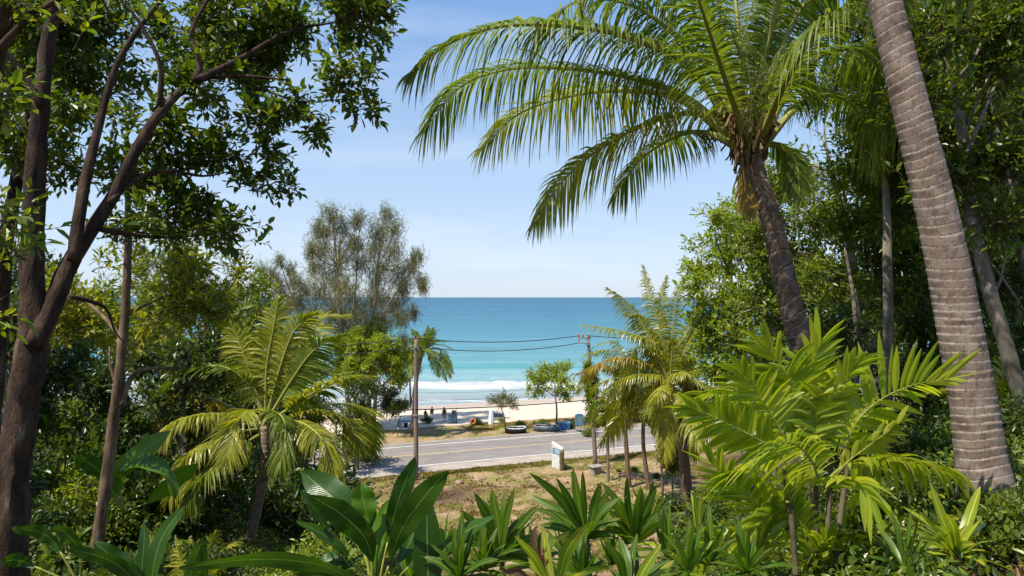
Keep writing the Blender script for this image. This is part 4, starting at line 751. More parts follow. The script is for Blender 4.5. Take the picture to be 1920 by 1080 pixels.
for (x, D_, w_, v_, lb) in [(893, 64, 12, 0, 'dark green shrub on the sand behind the orange ring'), (975, 62.5, 12, 1, 'round green shrub right of the crooked little tree'), (1018, 63.5, 12, 4, 'yellow-green shrub left of the tiered tree'), (1003, 64, 8, 2, 'small pale shrub left of the tiered tree'), (1065, 62.5, 12, 0, 'dark low shrub behind the blue cooler'), (800, 66, 12, 0, 'dark shrub on the sand right of the beach palm'), (1105, 58.8, 14, 1, 'green shrub right of the blue board'), (1130, 64, 14, 1, 'shrub behind the vine-clad pole'), (1190, 47, 9, 1, 'weedy shrub between the small palms'), (1232, 45, 10, 0, 'weedy shrub at the right end of the small palm row'), (1160, 47, 6, 2, 'low light weed beside the yellow-leaved palm'), (1058, 47.7, 5, 1, 'weed at the foot of the mossy post'), (1185, 66, 22, 0, 'dark hedge shrub behind the small palms, beyond the road'), (1290, 62, 30, 0, 'hedge shrub behind the tall beach-side palm'), (940, 65.5, 8, 2, 'small pale shrub behind the crooked little tree')]:
    bush(x, D_, w_, v_, lb, 'shrubs along the beach', .8)
# ---------------------------------------------------------------- big-leaved plants in front
def leafplant(name, base, label, D, leaves, mats, stemtop=None, group=None, cat='plant', fold=.12, prof=None, **kw):
    root = empty(name, base, label, cat, group)
    for lv in leaves:
        pts, W = lv[0], lv[1]; o = dict(lv[2]) if len(lv) > 2 else {}
        mm = o.pop('mats', mats); d1 = o.pop('D1', D+(R.random()-.5)*.5); d0 = o.pop('D0', D)
        a = dict(fold=fold, **kw); a.update(o)
        if prof: a.setdefault('prof', prof)
        blade(px3(pts, d0, d1), W, [M[x] for x in mm], root, 'leaf', **a)
    return root
HP = ((0, .12), (.12, .55), (.4, 1), (.7, .92), (.88, .6), (.96, .3), (1, .02))
hb = onground(705, 4.6); hb[2] -= .05
leafplant('heliconia', hb, 'tall clump of big dark green paddle leaves at bottom centre-left', 4.6, [
  ([(700, 1110), (675, 1005), (628, 938), (566, 884)], .25, dict(start=.25, D1=4.9)), ([(705, 1110), (690, 1020), (645, 968), (580, 928)], .18, dict(start=.2, D1=4.3, roll=.4)),
  ([(680, 1100), (622, 1010), (592, 958), (565, 920)], .12, dict(start=.4, roll=-.9, D1=4.4)), ([(700, 1110), (694, 1000), (684, 950), (675, 905)], .17, dict(start=.42, mats=('heliy', 'stalk'))),
  ([(705, 1120), (699, 1050), (713, 990), (728, 938)], .13, dict(start=.12, roll=.5, mats=('heliy', 'stalk'))), ([(708, 1110), (728, 1010), (748, 935), (779, 856)], .14, dict(start=.35, roll=-.3)),
  ([(715, 1110), (745, 1010), (785, 945), (839, 882)], .17, dict(start=.2, D1=4.2)), ([(708, 1110), (722, 1035), (745, 985), (777, 951)], .09, dict(start=.3, mats=('heliy', 'stalk'))),
  ([(805, 1160), (803, 1090), (801, 1010), (800, 936)], .19, dict(start=.08, D1=4.5, D0=4.4, mats=('heli', 'stalk'), wave=.015)), ([(780, 1120), (822, 1045), (868, 1000), (932, 968)], .12, dict(start=.25, roll=.8, D1=4.2)),
  ([(690, 1100), (650, 1040), (610, 1005), (556, 976)], .1, dict(start=.3, roll=-.8)), ([(700, 1100), (665, 1060), (630, 1050), (590, 1058)], .12, dict(start=.3, roll=-.6)),
  ([(715, 1110), (750, 1050), (775, 1000), (790, 930)], .13, dict(start=.3, D1=5.1)), ([(700, 1110), (735, 960), (760, 930), (745, 900)], .12, dict(start=.4, D1=5.3, roll=.9)),
  ([(710, 1110), (660, 960), (640, 925), (612, 908)], .15, dict(start=.35, D1=5.5)), ([(720, 1120), (770, 1060), (820, 1050), (870, 1070)], .1, dict(start=.3, roll=.7))], ('heli', 'stalk'), prof=HP)
leafplant('heliconia', onground(690, 3.7)-A3(0, 0, .3), 'long paddle leaf lying across the very bottom of the view', 3.6, [([(740, 1150), (640, 1075), (560, 1052), (450, 1050), (335, 1066)], .12, dict(start=.05, roll=.9, D1=3.4)), ([(740, 1150), (660, 1100), (600, 1080), (540, 1090)], .1, dict(start=.1, roll=.6))], ('heli', 'stalk'), prof=HP)
leafplant('heliconia', onground(280, 4.2)-A3(0, 0, .1), 'group of upright blades and one arching leaf at lower left', 4.2, [
  ([(290, 1130), (240, 1075), (190, 1044), (126, 1030)], .11, dict(start=.1, roll=.7)), ([(290, 1130), (245, 1075), (212, 1045), (176, 1016)], .12, dict(start=.1)), ([(280, 1150), (288, 1060), (308, 1000), (347, 948)], .1, dict(start=.05, roll=.4)),
  ([(265, 1130), (266, 1070), (270, 1020), (270, 975)], .07, dict(roll=.3)), ([(350, 1140), (357, 1080), (368, 1040), (382, 1008)], .08, dict(roll=-.2)), ([(385, 1130), (384, 1080), (383, 1040), (379, 1010)], .05, dict(roll=.6))], ('heli', 'stalk'), prof=HP)
leafplant('heliconia', onground(60, 4.8), 'dark drooping leaf beside the foot of the big left trunk', 4.8, [([(150, 1100), (110, 1030), (80, 1000), (22, 990)], .13, dict(start=.3, roll=.8)), ([(150, 1100), (150, 1040), (130, 1005), (100, 985)], .1, dict(start=.3, roll=.5)), ([(150, 1100), (60, 1060), (30, 1050), (0, 1055)], .11, dict(start=.3, roll=.5))], ('heli', 'stalk'), prof=HP)
bb = onground(228, 11.5)
leafplant('banana_plant', bb, 'banana-like plant with pale arching leaves right of the slender trunk', 11.5, [([(232, 960), (215, 900), (262, 850), (322, 808)], .36, dict(start=.25, roll=.5, mats=('heliy', 'stalk'))), ([(232, 960), (225, 885), (275, 868), (312, 888), (330, 935)], .36, dict(start=.2, roll=.9, mats=('heliy', 'stalk'))), ([(232, 960), (212, 930), (218, 900), (236, 886)], .3, dict(start=.3, mats=('heliy', 'stalk'))),
  ([(232, 960), (280, 940), (330, 900), (372, 868)], .3, dict(start=.3, roll=-.4, mats=('heliy', 'stalk'))), ([(232, 960), (200, 900), (170, 870), (140, 860)], .34, dict(start=.3, roll=.6))], ('heli', 'stalk'), prof=HP)
# strap-leaved plants
def tipsplant(name, c, tips, W, mats, label, D, cat='plant', extra=10, L=.5, el=(5, 60), prof=STRAP, group=None, fold=.3, lit=None, stem=True, lb=None):
    extra = int(extra*.7)
    cc = at(c[0], c[1], D); g = onground(c[0], D); root = empty(name, g, label, cat, group)
    if stem and g[2] < cc[2]:
        mb = MB(); tube(mb, [g-A3(0, 0, .1), (g+cc)/2+A3(.02, 0, 0), cc], [.025, .022, .02], 7, 0); mb.build('stem', M['barkg'], root)
    for tp in tips:
        D1 = D+(R.random()-.5)*.7 if len(tp) < 4 else tp[3]; Wt = tp[2] if len(tp) > 2 else W
        e = at(tp[0], tp[1], D1); mid = (cc+e)/2+A3(0, 0, .06*np.linalg.norm(e-cc)*1.6)+A3((R.random()-.5)*.05, 0, 0)
        q1 = cc+(mid-cc)*.5
        mm = mats if lit is None or R.random() > .35 else lit
        blade(np.array([cc, q1, mid, e]), Wt*.68*(.85+.3*R.random()), [M[m_] for m_ in mm], root, 'leaf', (R.random()-.5)*1.1, fold, 12, prof, wave=.015, cols=3)
    rosette(cc, int(extra*1.4), L*1.1, W*.68, [M[m_] for m_ in mats], root, el, lit=[M[m_] for m_ in lit] if lit else None)
    return root
SP = ((0, .22), (.2, .5), (.5, .95), (.7, 1), (.88, .72), (.96, .35), (1, .02))
tipsplant('strap_leaf_plant', (940, 1045), [(888, 922), (922, 917, .12), (966, 914, .1), (862, 955), (905, 935), (945, 925), (990, 962), (1012, 945), (872, 990), (1020, 1000), (975, 990), (852, 1010), (885, 1045), (1000, 1040)], .1, ('strap', 'stalk'), 'dark strap-leaved plant right of the big paddle leaves, first of three', 5, extra=16, L=.42, prof=SP, group=None)
tipsplant('strap_leaf_plant', (1100, 1010), [(992, 886), (988, 926), (1042, 896, .09), (1075, 878, .11), (1092, 882, .07), (1128, 903), (1000, 952), (1010, 985), (1168, 930), (1164, 972), (1145, 915), (1030, 940), (1040, 1010), (1150, 1010)], .095, ('strap', 'stalk'), 'dark strap-leaved plant in the middle of three, its leaves spread widest', 5, extra=16, L=.42, prof=SP)
tipsplant('strap_leaf_plant', (1190, 1020), [(1128, 904), (1127, 926), (1176, 890), (1202, 912, .1), (1232, 908), (1140, 955), (1262, 942), (1250, 975), (1160, 930), (1215, 935), (1280, 960), (1130, 990)], .09, ('strap', 'stalk'), 'dark strap-leaved plant, rightmost of three, with brighter leaves', 5.2, extra=16, L=.42, prof=SP, lit=('straplite', 'stalk'))
tipsplant('striped_leaf_plant', (1040, 1110), [(965, 1005, .07), (1018, 985, .09), (1102, 980, .12), (1150, 1062, .06), (990, 1045, .05), (1090, 1075, .06)], .08, ('straplite', 'stalk'), 'bright yellow-green leaves with purple flower at bottom centre', 3.7, extra=6, L=.25, prof=SP, stem=False)
rt = empty('cordyline', onground(1005, 3.8), 'rusty pink upright leaf at bottom centre between green leaves', 'plant')
blade(px3([(1012, 1110), (1004, 1050), (1000, 1010), (1006, 985)], 3.8), .035, [M['rust']], rt, 'leaf', .3, .5, prof=SP); blade(px3([(1015, 1110), (1012, 1050), (1014, 1010), (1020, 995)], 3.85), .04, [M['rust']], rt, 'leaf', -.3, .5, prof=SP); blade(px3([(1010, 1120), (990, 1085), (965, 1068), (940, 1072)], 3.6), .05, [M['rust']], rt, 'leaf', .6, .5, prof=SP)
mb = MB()
for k in range(34):
    P0 = at(1018, 1080-k*1.3, 3.75); d = norm(rdir(1)[0]+A3(0, -.4, .2)); tube(mb, [P0, P0+d*.025, P0+d*.03+A3(0, 0, .02)], [.006, .008, .002], 5, 0, 4)
mb.build('flower', M['purple'], rt)
tipsplant('strap_leaf_plant', (1180, 1120), [(1130, 1010, .07), (1160, 1005, .08), (1195, 1000, .07), (1240, 1020, .08), (1265, 1050, .08)], .08, ('strap', 'stalk'), 'low broad green leaves along the bottom edge, right of the pink leaf', 3.9, extra=8, L=.3, prof=SP, lit=('straplite', 'stalk'), stem=False)
for (x_, y_, d_, w_, l_, lb, lit_) in [(1250, 1050, 4.8, .06, .4, 'leafy rosette below the areca palm on its left', ('straplite', 'stalk')), (1310, 1010, 5.4, .05, .4, 'narrow-leaved rosette between strap plants and areca palm', ('straplite', 'stalk')), (860, 1085, 4.2, .08, .38, 'low dark rosette right of the vertical paddle leaf', None),
    (640, 1080, 4.6, .06, .3, 'low dark rosette under the left paddle leaves', None), (1330, 1060, 4.4, .06, .38, 'low rosette of dark blades at the areca palm foot', None), (1700, 1075, 3.8, .05, .35, 'dark blades left of the bright rosette at lower right', None), (1010, 1065, 4.6, .07, .3, 'dark leaf tuft behind the pink leaf', None), (1215, 985, 6.3, .06, .45, 'green tuft behind the rightmost strap-leaved plant', ('straplite', 'stalk')), (1090, 1085, 4.4, .08, .3, 'dark leaf tuft at the bottom, below the middle strap-leaved plant', None), (770, 1090, 5.2, .07, .35, 'dark tuft behind the vertical paddle leaf', None), (905, 1070, 4.6, .07, .34, 'bright leaf tuft under the first strap-leaved plant', ('straplite', 'stalk')), (975, 1050, 5.6, .06, .36, 'green leaf tuft between the first two strap-leaved plants', None), (1060, 1050, 5.8, .06, .36, 'green leaf tuft just left of the middle strap-leaved plant stem', None), (1145, 1060, 5.5, .06, .36, 'bright leaf tuft between middle and rightmost strap-leaved plants', ('straplite', 'stalk')), (1290, 1075, 4.2, .06, .32, 'bright leaf tuft at the bottom edge, left of the yellow areca leaf', ('straplite', 'stalk')), (830, 1045, 5.6, .06, .36, 'green leaf tuft between paddle leaves and first strap-leaved plant', None), (1400, 1075, 3.9, .05, .3, 'thin dark leaf tuft under the yellow areca leaf', None)]:
    cc = at(x_, y_, d_); g = onground(x_, d_); rt = empty('leafy_plant', g if g[2] < cc[2] else cc, lb, 'plant')
    rosette(cc, 22, l_*1.05, w_*.72, [M['strap'], M['stalk']], rt, (5, 85), .4, lit=[M['straplite'], M['stalk']] if lit_ else None)
tipsplant('bromeliad', (1795, 1045), [(1744, 905, .075), (1838, 912, .085), (1680, 987, .05), (1722, 958, .06), (1690, 948, .05), (1700, 1020, .05), (1770, 960, .07), (1815, 985, .07), (1850, 980, .05), (1745, 985, .06), (1760, 1000, .06), (1830, 1020, .06), (1720, 1010, .05)], .06, ('straplite', 'stalk'), 'bright yellow-green rosette left of the foot of the near palm trunk', 3.9, extra=12, L=.28, prof=STRAP, stem=False, fold=.35)
# areca palm clump
ab = onground(1530, 4.7); ar = empty('areca_palm', ab, 'bright yellow-green feather palm spreading across the lower right', 'palm tree')
mb = MB()
for (x0, x1, y1, d) in [(1520, 1515, 850, 4.7), (1545, 1560, 840, 4.8), (1500, 1470, 880, 4.6), (1560, 1590, 870, 4.65), (1530, 1530, 820, 4.9)]:
    g = onground(x0, d); tube(mb, [g-A3(0, 0, .1), at((x0+x1)/2, 980, d), at(x1, y1, d)], [.024, .02, .014], 8, 0, 40, 0, (.07, .08))
mb.build('stem', M['post'], ar, smooth=True)
AF = [([(1570, 900), (1595, 810), (1640, 757), (1705, 724), (1772, 712)], 'areca', dict(L=.36, n=24, hang=.12, W=.048, upw=.3, lift=.35)), ([(1515, 880), (1500, 785), (1485, 720), (1440, 655)], 'areca', dict(L=.34, n=24, hang=.25, lift=.2)),
  ([(1500, 900), (1455, 845), (1405, 815), (1355, 790), (1300, 765)], 'areca', dict(L=.24, n=28, hang=.2)), ([(1490, 980), (1440, 960), (1400, 930), (1365, 900), (1335, 870)], 'areca', dict(L=.24, n=26, hang=.12, W=.035)),
  ([(1550, 900), (1590, 870), (1650, 860), (1720, 868), (1775, 882)], 'arecay', dict(L=.28, n=22, hang=.75, W=.04)), ([(1560, 900), (1590, 865), (1630, 835), (1682, 795)], 'arecay', dict(L=.2, n=16, hang=.3, W=.035, spread=30)),
  ([(1510, 1080), (1450, 1035), (1395, 1012), (1345, 1015), (1300, 1055)], 'arecay', dict(L=.24, n=20, hang=.55, W=.045)), ([(1490, 1100), (1530, 1030), (1580, 1000), (1640, 1030)], 'areca', dict(L=.28, n=18, hang=.4)),
  ([(1520, 900), (1540, 800), (1570, 730), (1600, 690)], 'areca', dict(L=.32, n=22, hang=.3)), ([(1510, 900), (1460, 800), (1420, 740), (1390, 700)], 'areca', dict(L=.3, n=22, hang=.25)), ([(1525, 900), (1520, 780), (1520, 700), (1535, 650)], 'areca', dict(L=.3, n=22, hang=.2)),
  ([(1540, 920, 4.6), (1520, 860, 4.3), (1480, 830, 4.1), (1430, 850, 4)], 'areca', dict(L=.3, n=20, hang=.5)), ([(1540, 930, 4.6), (1570, 900, 4.4), (1600, 900, 4.2), (1630, 930, 4.1)], 'areca', dict(L=.26, n=18, hang=.5)), ([(1510, 960), (1460, 900), (1410, 880), (1370, 890)], 'areca', dict(L=.28, n=20, hang=.5)),
  ([(1530, 1000), (1480, 960), (1440, 970), (1400, 1010)], 'areca', dict(L=.28, n=20, hang=.5)), ([(1540, 1000, 4.8), (1600, 950, 5), (1650, 950, 5.2), (1690, 980, 5.3)], 'areca', dict(L=.26, n=20, hang=.5)), ([(1530, 900, 4.8), (1560, 820, 5.2), (1610, 780, 5.6), (1660, 780, 6)], 'areca', dict(L=.34, n=22, hang=.35)), ([(1520, 900, 4.8), (1470, 780, 5.3), (1400, 740, 5.8), (1330, 740, 6.2)], 'areca', dict(L=.34, n=22, hang=.35)), ([(1520, 1050), (1500, 980), (1470, 940), (1500, 900)], 'areca', dict(L=.26, n=18, hang=.4)), ([(1530, 1080), (1560, 1030), (1600, 1040), (1640, 1080)], 'areca', dict(L=.26, n=18, hang=.5))]
for pts, mt, o in AF:
    o['L'] = o.get('L', .3)*1.25; o['n'] = int(o.get('n', 22)*.62); o['W'] = o.get('W', .046)*.88; a = dict(n=22, L=.3, W=.046, hang=.35, r0=.011, fold=.16, rows=(0, .18, .4, .62, .82, 1), spread=58, start=.22, tipL=.75, jit=.1, gaps=.04, face=.6); a.update(o)
    frond(px3(pts, 4.7, 4.55), ar, [M[mt], M['stalk']], **a)
for (x, D_, l_, nm, lb, mt) in [(168, 8.2, 1.0, 9, 'palm seedling left of the slender trunk foot', 'coco'), (215, 7.6, .8, 8, 'low palm seedling below the slender trunk', 'cocoy'), (350, 9, 1.1, 9, 'palm seedling under the drooping young coconut leaves', 'cocoy'), (405, 6.6, .8, 9, 'fan-shaped palm seedling at the bottom, left of the young coconut foot', 'cocoy'), (300, 10.5, 1.2, 9, 'palm seedling beside the banana-like plant', 'coco'), (470, 7, .7, 8, 'grassy palm seedling at the bottom, by the young coconut foot', 'areca'),
    (140, 7.2, .9, 9, 'palm seedling close right of the big left trunk', 'coco'), (255, 6.4, .7, 9, 'small palm seedling above the upright blades at lower left', 'cocoy'), (330, 7.4, .9, 10, 'palm seedling halfway between slender trunk and young coconut foot', 'coco'), (375, 11.5, 1.1, 9, 'palm seedling under the lowest young coconut frond', 'cocoy'), (100, 9.5, 1.1, 8, 'palm seedling in the shade behind the big left trunk', 'coco'), (1440, 12, 1.2, 9, 'palm seedling behind the areca palm on its left', 'coco'), (1870, 8.5, 1.2, 9, 'palm seedling behind the near palm trunk', 'cocoy'), (1400, 9, 1.0, 9, 'palm seedling under the left areca leaves', 'areca'), (1300, 16, 1.3, 9, 'palm seedling on the slope above the beach-side palm', 'cocoy')]:
    g = onground(x, D_); rt = empty('palm_seedling', g, lb, 'palm seedling', 'palm seedlings')
    for fr in autofronds(g+A3(0, 0, .1), nm, l_, 15, 80, .5, seed=int(x)): frond(fr[0], rt, [M[mt], M['stalk']], n=22, L=.28*l_, W=.022, hang=.4, r0=.01, gaps=0)
# ---------------------------------------------------------------- ground cover as stuff
def sprigs(name, n, xr, test, L, mat, label, k=6, hgt=.35, W=.45, kind='ovate'):
    mb = MB(); mats = [M[m_] for m_ in mat]; D_ = xr[2]+(xr[3]-xr[2])*R.random(n)**1.3; px = xr[0]+(xr[1]-xr[0])*R.random(n)
    x = (px-960)/F*D_; v = D_-K*x; kp = test(x, D_, px)&(v < 48); x = x[kp]; D_ = D_[kp]; m = len(x); P = np.stack([x, D_, land(x, D_)], -1)
    for i in range(k):
        h = R.random(m)*hgt; d = norm(rdir(m)+A3(0, 0, .5)); l_ = L*(.6+.8*R.random(m))*(1+D_/40)
        scatter(mb, P+np.stack([R.normal(size=m)*.12, R.normal(size=m)*.12, h], -1), d, norm(A3(0, 0, 1)+rdir(m)*.6), l_, l_*W, kind, i % len(mats))
    return tag(mb.build(name, mats), label, 'ground cover', kind='stuff')
sprigs('ground_cover', 26000, (-150, 700, 4, 34), lambda x, y, p: forestmask(x, y, y-K*x) > .45, .06, ('dark', 'near', 'dark', 'yel', 'near'), 'leafy low growth covering the ground under the left trees')
sprigs('ground_cover', 24000, (1200, 2100, 3.2, 34), lambda x, y, p: (forestmask(x, y, y-K*x) > .3)&((p < 1790)|(y > 4.2)), .055, ('dark', 'mid', 'near'), 'leafy low growth covering the slope under the right trees', hgt=.3)
sprigs('leaf_litter', 2600, (1560, 2200, 2.6, 7), lambda x, y, p: x > 1., .04, ('litter',), 'dry brown leaves lying on the slope at right', k=3, hgt=.03, W=.4)
sprigs('leaf_litter', 2600, (650, 1350, 20, 46), lambda x, y, p: fbm(x*.7+3, y*.7) > .46, .09, ('litter',), 'dry brown leaves and clods on the open dirt patch', k=4, hgt=.06, W=.6, kind='diamond')
def grass(name, n, ptest, v0, v1, x0, x1, label, hmax=.22, mat='grass'):
    x = x0+(x1-x0)*R.random(n); v = v0+(v1-v0)*R.random(n); y = v+K*x; kp = ptest(x, y)&(v < v1); x = x[kp]; y = y[kp]; m = len(x)
    P = np.stack([x, y, land(x, y)-.01], -1); mb = MB(); hh = hmax*(.35+.9*fbm(x*1.3, y*1.3))
    for i in range(5):
        d = norm(A3(0, 0, 1)+rdir(m)*.55); l_ = hh*(.5+.7*R.random(m))
        scatter(mb, P+np.stack([R.normal(size=m)*.08, R.normal(size=m)*.08, 0*x], -1), d, rdir(m), l_, .022, 'needle', 0)
    return tag(mb.build(name, [M[mat]]), label, 'grass', kind='stuff')
grass('grass', 26000, lambda x, y: (fbm(x*.55+2, y*.55) > .43)&(y > 20), 22, 48.8, -12, 16, 'patchy dry and green grass on the open ground before the road')
grass('grass', 5000, lambda x, y: (y-K*x > 47.2+vnoise(x*.8, y)*.8), 46.5, 48.9, -16, 20, 'thicker grass fringe along the near road edge', .3)
grass('grass', 9000, lambda x, y: (x > -4)&(fbm(x*.5, y*.5) > .36), 60.6, 65.5, -6, 24, 'green grass on the far verge between road and beach', .22)
n_ = 900; x = R.normal(size=n_)*4.5+.5; y = 28+17*R.random(n_)+.3*x; x[:260] = -4.6+R.normal(size=260)*1.6; y[:260] = 41.3+R.normal(size=260)*.9; kp = (y-K*x) < 47.5; x = x[kp]; y = y[kp]
P = np.stack([x, y, land(x, y)+.02+.1*R.random(len(x))], -1); d = rdir(len(x))*A3(1, 1, .3); mb = MB(); ll_ = (.12+.55*R.random(len(x))**2)[:, None]
sticks(mb, P, P+d*ll_, np.full(len(x), .012), np.full(len(x), .005), 0); sticks(mb, P+d*ll_*.5, P+d*ll_*.5+rdir(len(x))*A3(1, 1, .5)*ll_*.5, np.full(len(x), .008), np.full(len(x), .003), 0)
tag(mb.build('fallen_twigs', M['wood']), 'dry fallen twigs strewn over the open ground before the road', 'twigs', kind='stuff')
# clods and roots heap
def rock(name, c, r, mat, label=None, cat=None, seed=0, squash=.6, group=None):
    mb = MB(); rr = np.random.default_rng(seed); n, m_ = 12, 8; V = []
    for i in range(m_+1):
        for j in range(n):
            a = math.pi*i/m_; b_ = 2*math.pi*j/n; q = A3(math.sin(a)*math.cos(b_), math.sin(a)*math.sin(b_), math.cos(a)); V.append(c+q*r*(.7+.5*float(vnoise(q[0]*1.7+seed*3.1, q[1]*1.7+q[2]*2.3)))*A3(1, 1, squash))
    Fc = [[i*n+j, (i+1)*n+j, (i+1)*n+(j+1) % n, i*n+(j+1) % n] for i in range(m_) for j in range(n)]
    mb.add(V, Fc); o = mb.build(name, M[mat], origin=c); return tag(o, label, cat, group)
rk = [(860, 905, .35), (875, 912, .25), (840, 918, .4), (985, 895, .3), (1000, 905, .22), (1070, 915, .3), (1200, 898, .35), (1245, 905, .3), (1225, 918, .25), (905, 898, .25), (1150, 905, .25), (790, 915, .45), (815, 905, .4)]
for i, (x, y, r_) in enumerate(rk):
    D_ = hit(x, y); rock('dirt_clod', onground(x, D_), r_, 'clod', 'crumbling brown dirt clod on the open ground before the road', 'dirt clod', i, .45, 'dirt clods on the open ground')
# ---------------------------------------------------------------- boxes & street things
def bxm(mb, c, s, rz=0, mi=0, taper=1., bev=.0):
    c = np.asarray(c, float); a = np.array([[-1, -1, -1], [1, -1, -1], [1, 1, -1], [-1, 1, -1], [-1, -1, 1], [1, -1, 1], [1, 1, 1], [-1, 1, 1]], float)
    a[4:, :2] *= taper; a = a*np.asarray(s)/2; cs, sn = math.cos(rz), math.sin(rz)
    V = np.stack([a[:, 0]*cs-a[:, 1]*sn, a[:, 0]*sn+a[:, 1]*cs, a[:, 2]], -1)+c
    mb.add(V, [[0, 3, 2, 1], [4, 5, 6, 7], [0, 1, 5, 4], [1, 2, 6, 5], [2, 3, 7, 6], [3, 0, 4, 7]], mi)
def box(name, c, s, mat, root, rz=0, taper=1., bev=.02):
    mb = MB(); bxm(mb, c, s, rz, 0, taper); o = mb.build(name, M[mat], root)
    if bev: b_ = o.modifiers.new('b', 'BEVEL'); b_.width = bev; b_.segments = 2
    return o
ra = math.atan(K)
def pole(px, D_, ztop, label, lean=0, arm=True, leftarm=False):
    g = onground(px, D_); rt = empty('utility_pole', g, label, 'utility pole', 'utility poles by the road'); top = A3(g[0]+lean, g[1], ztop)
    mb = MB(); tube(mb, [g-A3(0, 0, .3), (g+top)/2, top], [.17, .145, .115], 12, 0, 12); mb.build('shaft', M['pole'], rt, smooth=True)
    box('band', top-A3(0, 0, .55), (.3, .3, .08), 'concrete', rt, ra, 1, .01)
    return rt, top
zt = H-(636-557)/F*44.8
p1, t1 = pole(780, 44.8, zt, 'utility pole standing clear of the trees, left of centre'); cr = A3(math.cos(ra), math.sin(ra), 0)
mb = MB()
for q in (-.12, .12): tube(mb, [t1+cr*q, t1+cr*q+A3(0, 0, .1), t1+cr*q+A3(0, 0, .14)], [.05, .07, .03], 8, 0, 6)
mb.build('insulator', M['ceramic'], p1)
bxo = box('band', t1-A3(0, 0, 5.), (.34, .34, .1), 'concrete', p1, ra)
p2, t2 = pole(1117, 49.0, H-(632-557)/F*49, 'utility pole wrapped in creeper among the palms right of the sea view', -.55)
box('crossarm', t2+A3(-.25, -.1, -.05), (.9, .1, .1), 'concrete', p2, .12); box('crossarm', t2+A3(-.25, -.1, -.42), (.8, .08, .08), 'concrete', p2, .12)
for q in (-.6, -.3, .12):
    mb = MB(); Pq = t2+A3(q-.1, -.12, 0); tube(mb, [Pq, Pq+A3(0, 0, .1), Pq+A3(0, 0, .2), Pq+A3(0, 0, .26)], [.05, .08, .07, .03], 8, 0, 9); mb.build('insulator', M['ceramic'], p2)
box('bracket', t2+A3(-.68, -.1, -.24), (.08, .08, .4), 'concrete', p2)
mb = MB(); g2 = onground(1117, 49.)
foliage(mb, [(g2+(t2-g2)*f+A3(0, -.05, 0), A3(.34+.2*f, .34, .6)) for f in (.42, .52, .6, .68, .76, .84)], .3, .08, 2.2, 6, 'ovate', 0, 1, -.1, .9, .3, 1.2, .3, .006)
mb.build('creeper', [M['mid'], M['twig']], p2)
cb = empty('concrete_block', onground(1117, 46.5), 'broken concrete block at the foot of the creeper-clad pole', 'concrete block'); gq = onground(1117, 46.5)
box('block', gq+A3(0, 0, .22), (.75, .6, .55), 'concrete', cb, .5, .85, .05); box('slab', gq+A3(.02, 0, .53), (.95, .75, .08), 'concrete', cb, .45, 1, .03)
def cable(P0, P1, sag, r, label, n=24, mat='wire'):
    t = np.linspace(0, 1, n)[:, None]; P = P0*(1-t)+P1*t; P[:, 2] -= (4*sag*t*(1-t))[:, 0]; mb = MB(); tube(mb, P, [r, r], 6, 0, n*2)
    return tag(mb.build('power_cable', M[mat], origin=P0), label, 'power cable', 'power cables along the road')
dr = t1-t2; far = lambda t, s: t+norm(A3(*s))*38
cable(t1+A3(0, 0, .06), t2+A3(-.68, -.1, .1), .35, .028, 'upper of the two black cables crossing the sea')
cable(t1-A3(0, 0, .5), t2+A3(-.68, -.1, -.42), .42, .028, 'lower of the two black cables crossing the sea')
lo1 = t1.copy(); lo1[2] = H-(768-557)/F*44.6; lo2 = g2+(t2-g2)*.47; lo2[2] = H-(750-557)/F*48.7
cable(lo1+A3(0, -.17, 0), lo2+A3(0, -.15, 0), .12, .04, 'thick dark cable hanging low in front of the wet sand')
for dz, r_, lb in ((.62, .012, 'thin wire above the thick low cable'), (1.1, .01, 'faint thin wire highest above the thick low cable')): cable(lo1+A3(0, -.17, dz), lo2+A3(0, -.15, dz), .18, r_, lb)
bk = -A3(math.cos(ra), math.sin(ra), 0)*38
cable(t1+A3(0, 0, .06), t1+bk, .8, .028, 'upper cable running left from the near pole into the trees'); cable(t1-A3(0, 0, .5), t1+bk-A3(0, 0, .5), .9, .028, 'lower cable running left from the near pole into the trees'); cable(lo1, lo1+bk, .5, .04, 'thick low cable running left from the near pole into the trees')
fw = A3(math.cos(ra), math.sin(ra), 0)*38
cable(t2+A3(-.1, -.1, .1), t2+fw, .8, .028, 'cable running right from the creeper-clad pole into the palms')
# stele sign
sg = onground(1046, 47.8); st = empty('roadside_sign', sg, 'white stele with a blue panel standing at the near road edge', 'sign'); rz = 2.15
sx = A3(math.cos(rz), math.sin(rz), 0); 
mb = MB(); w2 = .62; V = []
for q, hh in ((-w2, 1.55), (w2, 1.82)):
    for nn in (-.09, .09):
        o_ = A3(-sx[1], sx[0], 0)*nn; V += [sg+sx*q+o_-A3(0, 0, .1), sg+sx*q+o_+A3(0, 0, hh)]
mb.add(V, [[0, 4, 5, 1], [2, 3, 7, 6], [1, 5, 7, 3], [0, 1, 3, 2], [4, 6, 7, 5]]); o = mb.build('slab', M['dirtywhite'], st); bv = o.modifiers.new('b', 'BEVEL'); bv.width = .03
nf = A3(-sx[1], sx[0], 0); nf = nf if nf[1] < 0 else -nf
def panel(name, mat, a0, a1, z0, z1, off=.1): 
    mb = MB(); mb.add([sg+sx*a0+nf*off+A3(0, 0, z0), sg+sx*a1+nf*off+A3(0, 0, z0), sg+sx*a1+nf*off+A3(0, 0, z1), sg+sx*a0+nf*off+A3(0, 0, z1)], [[0, 1, 2, 3]]); return mb.build(name, M[mat], st)
panel('panel', 'lblue', -.5, .5, 1.0, 1.42); 
for k in range(3): panel('lettering', 'white', -.4+.06*k, .3-.1*k, 1.3-.1*k, 1.34-.1*k, .104)
mp = onground(1053.5, 47.3); rt = empty('mossy_post', mp, 'dark mossy round-topped post touching the white stele', 'post')
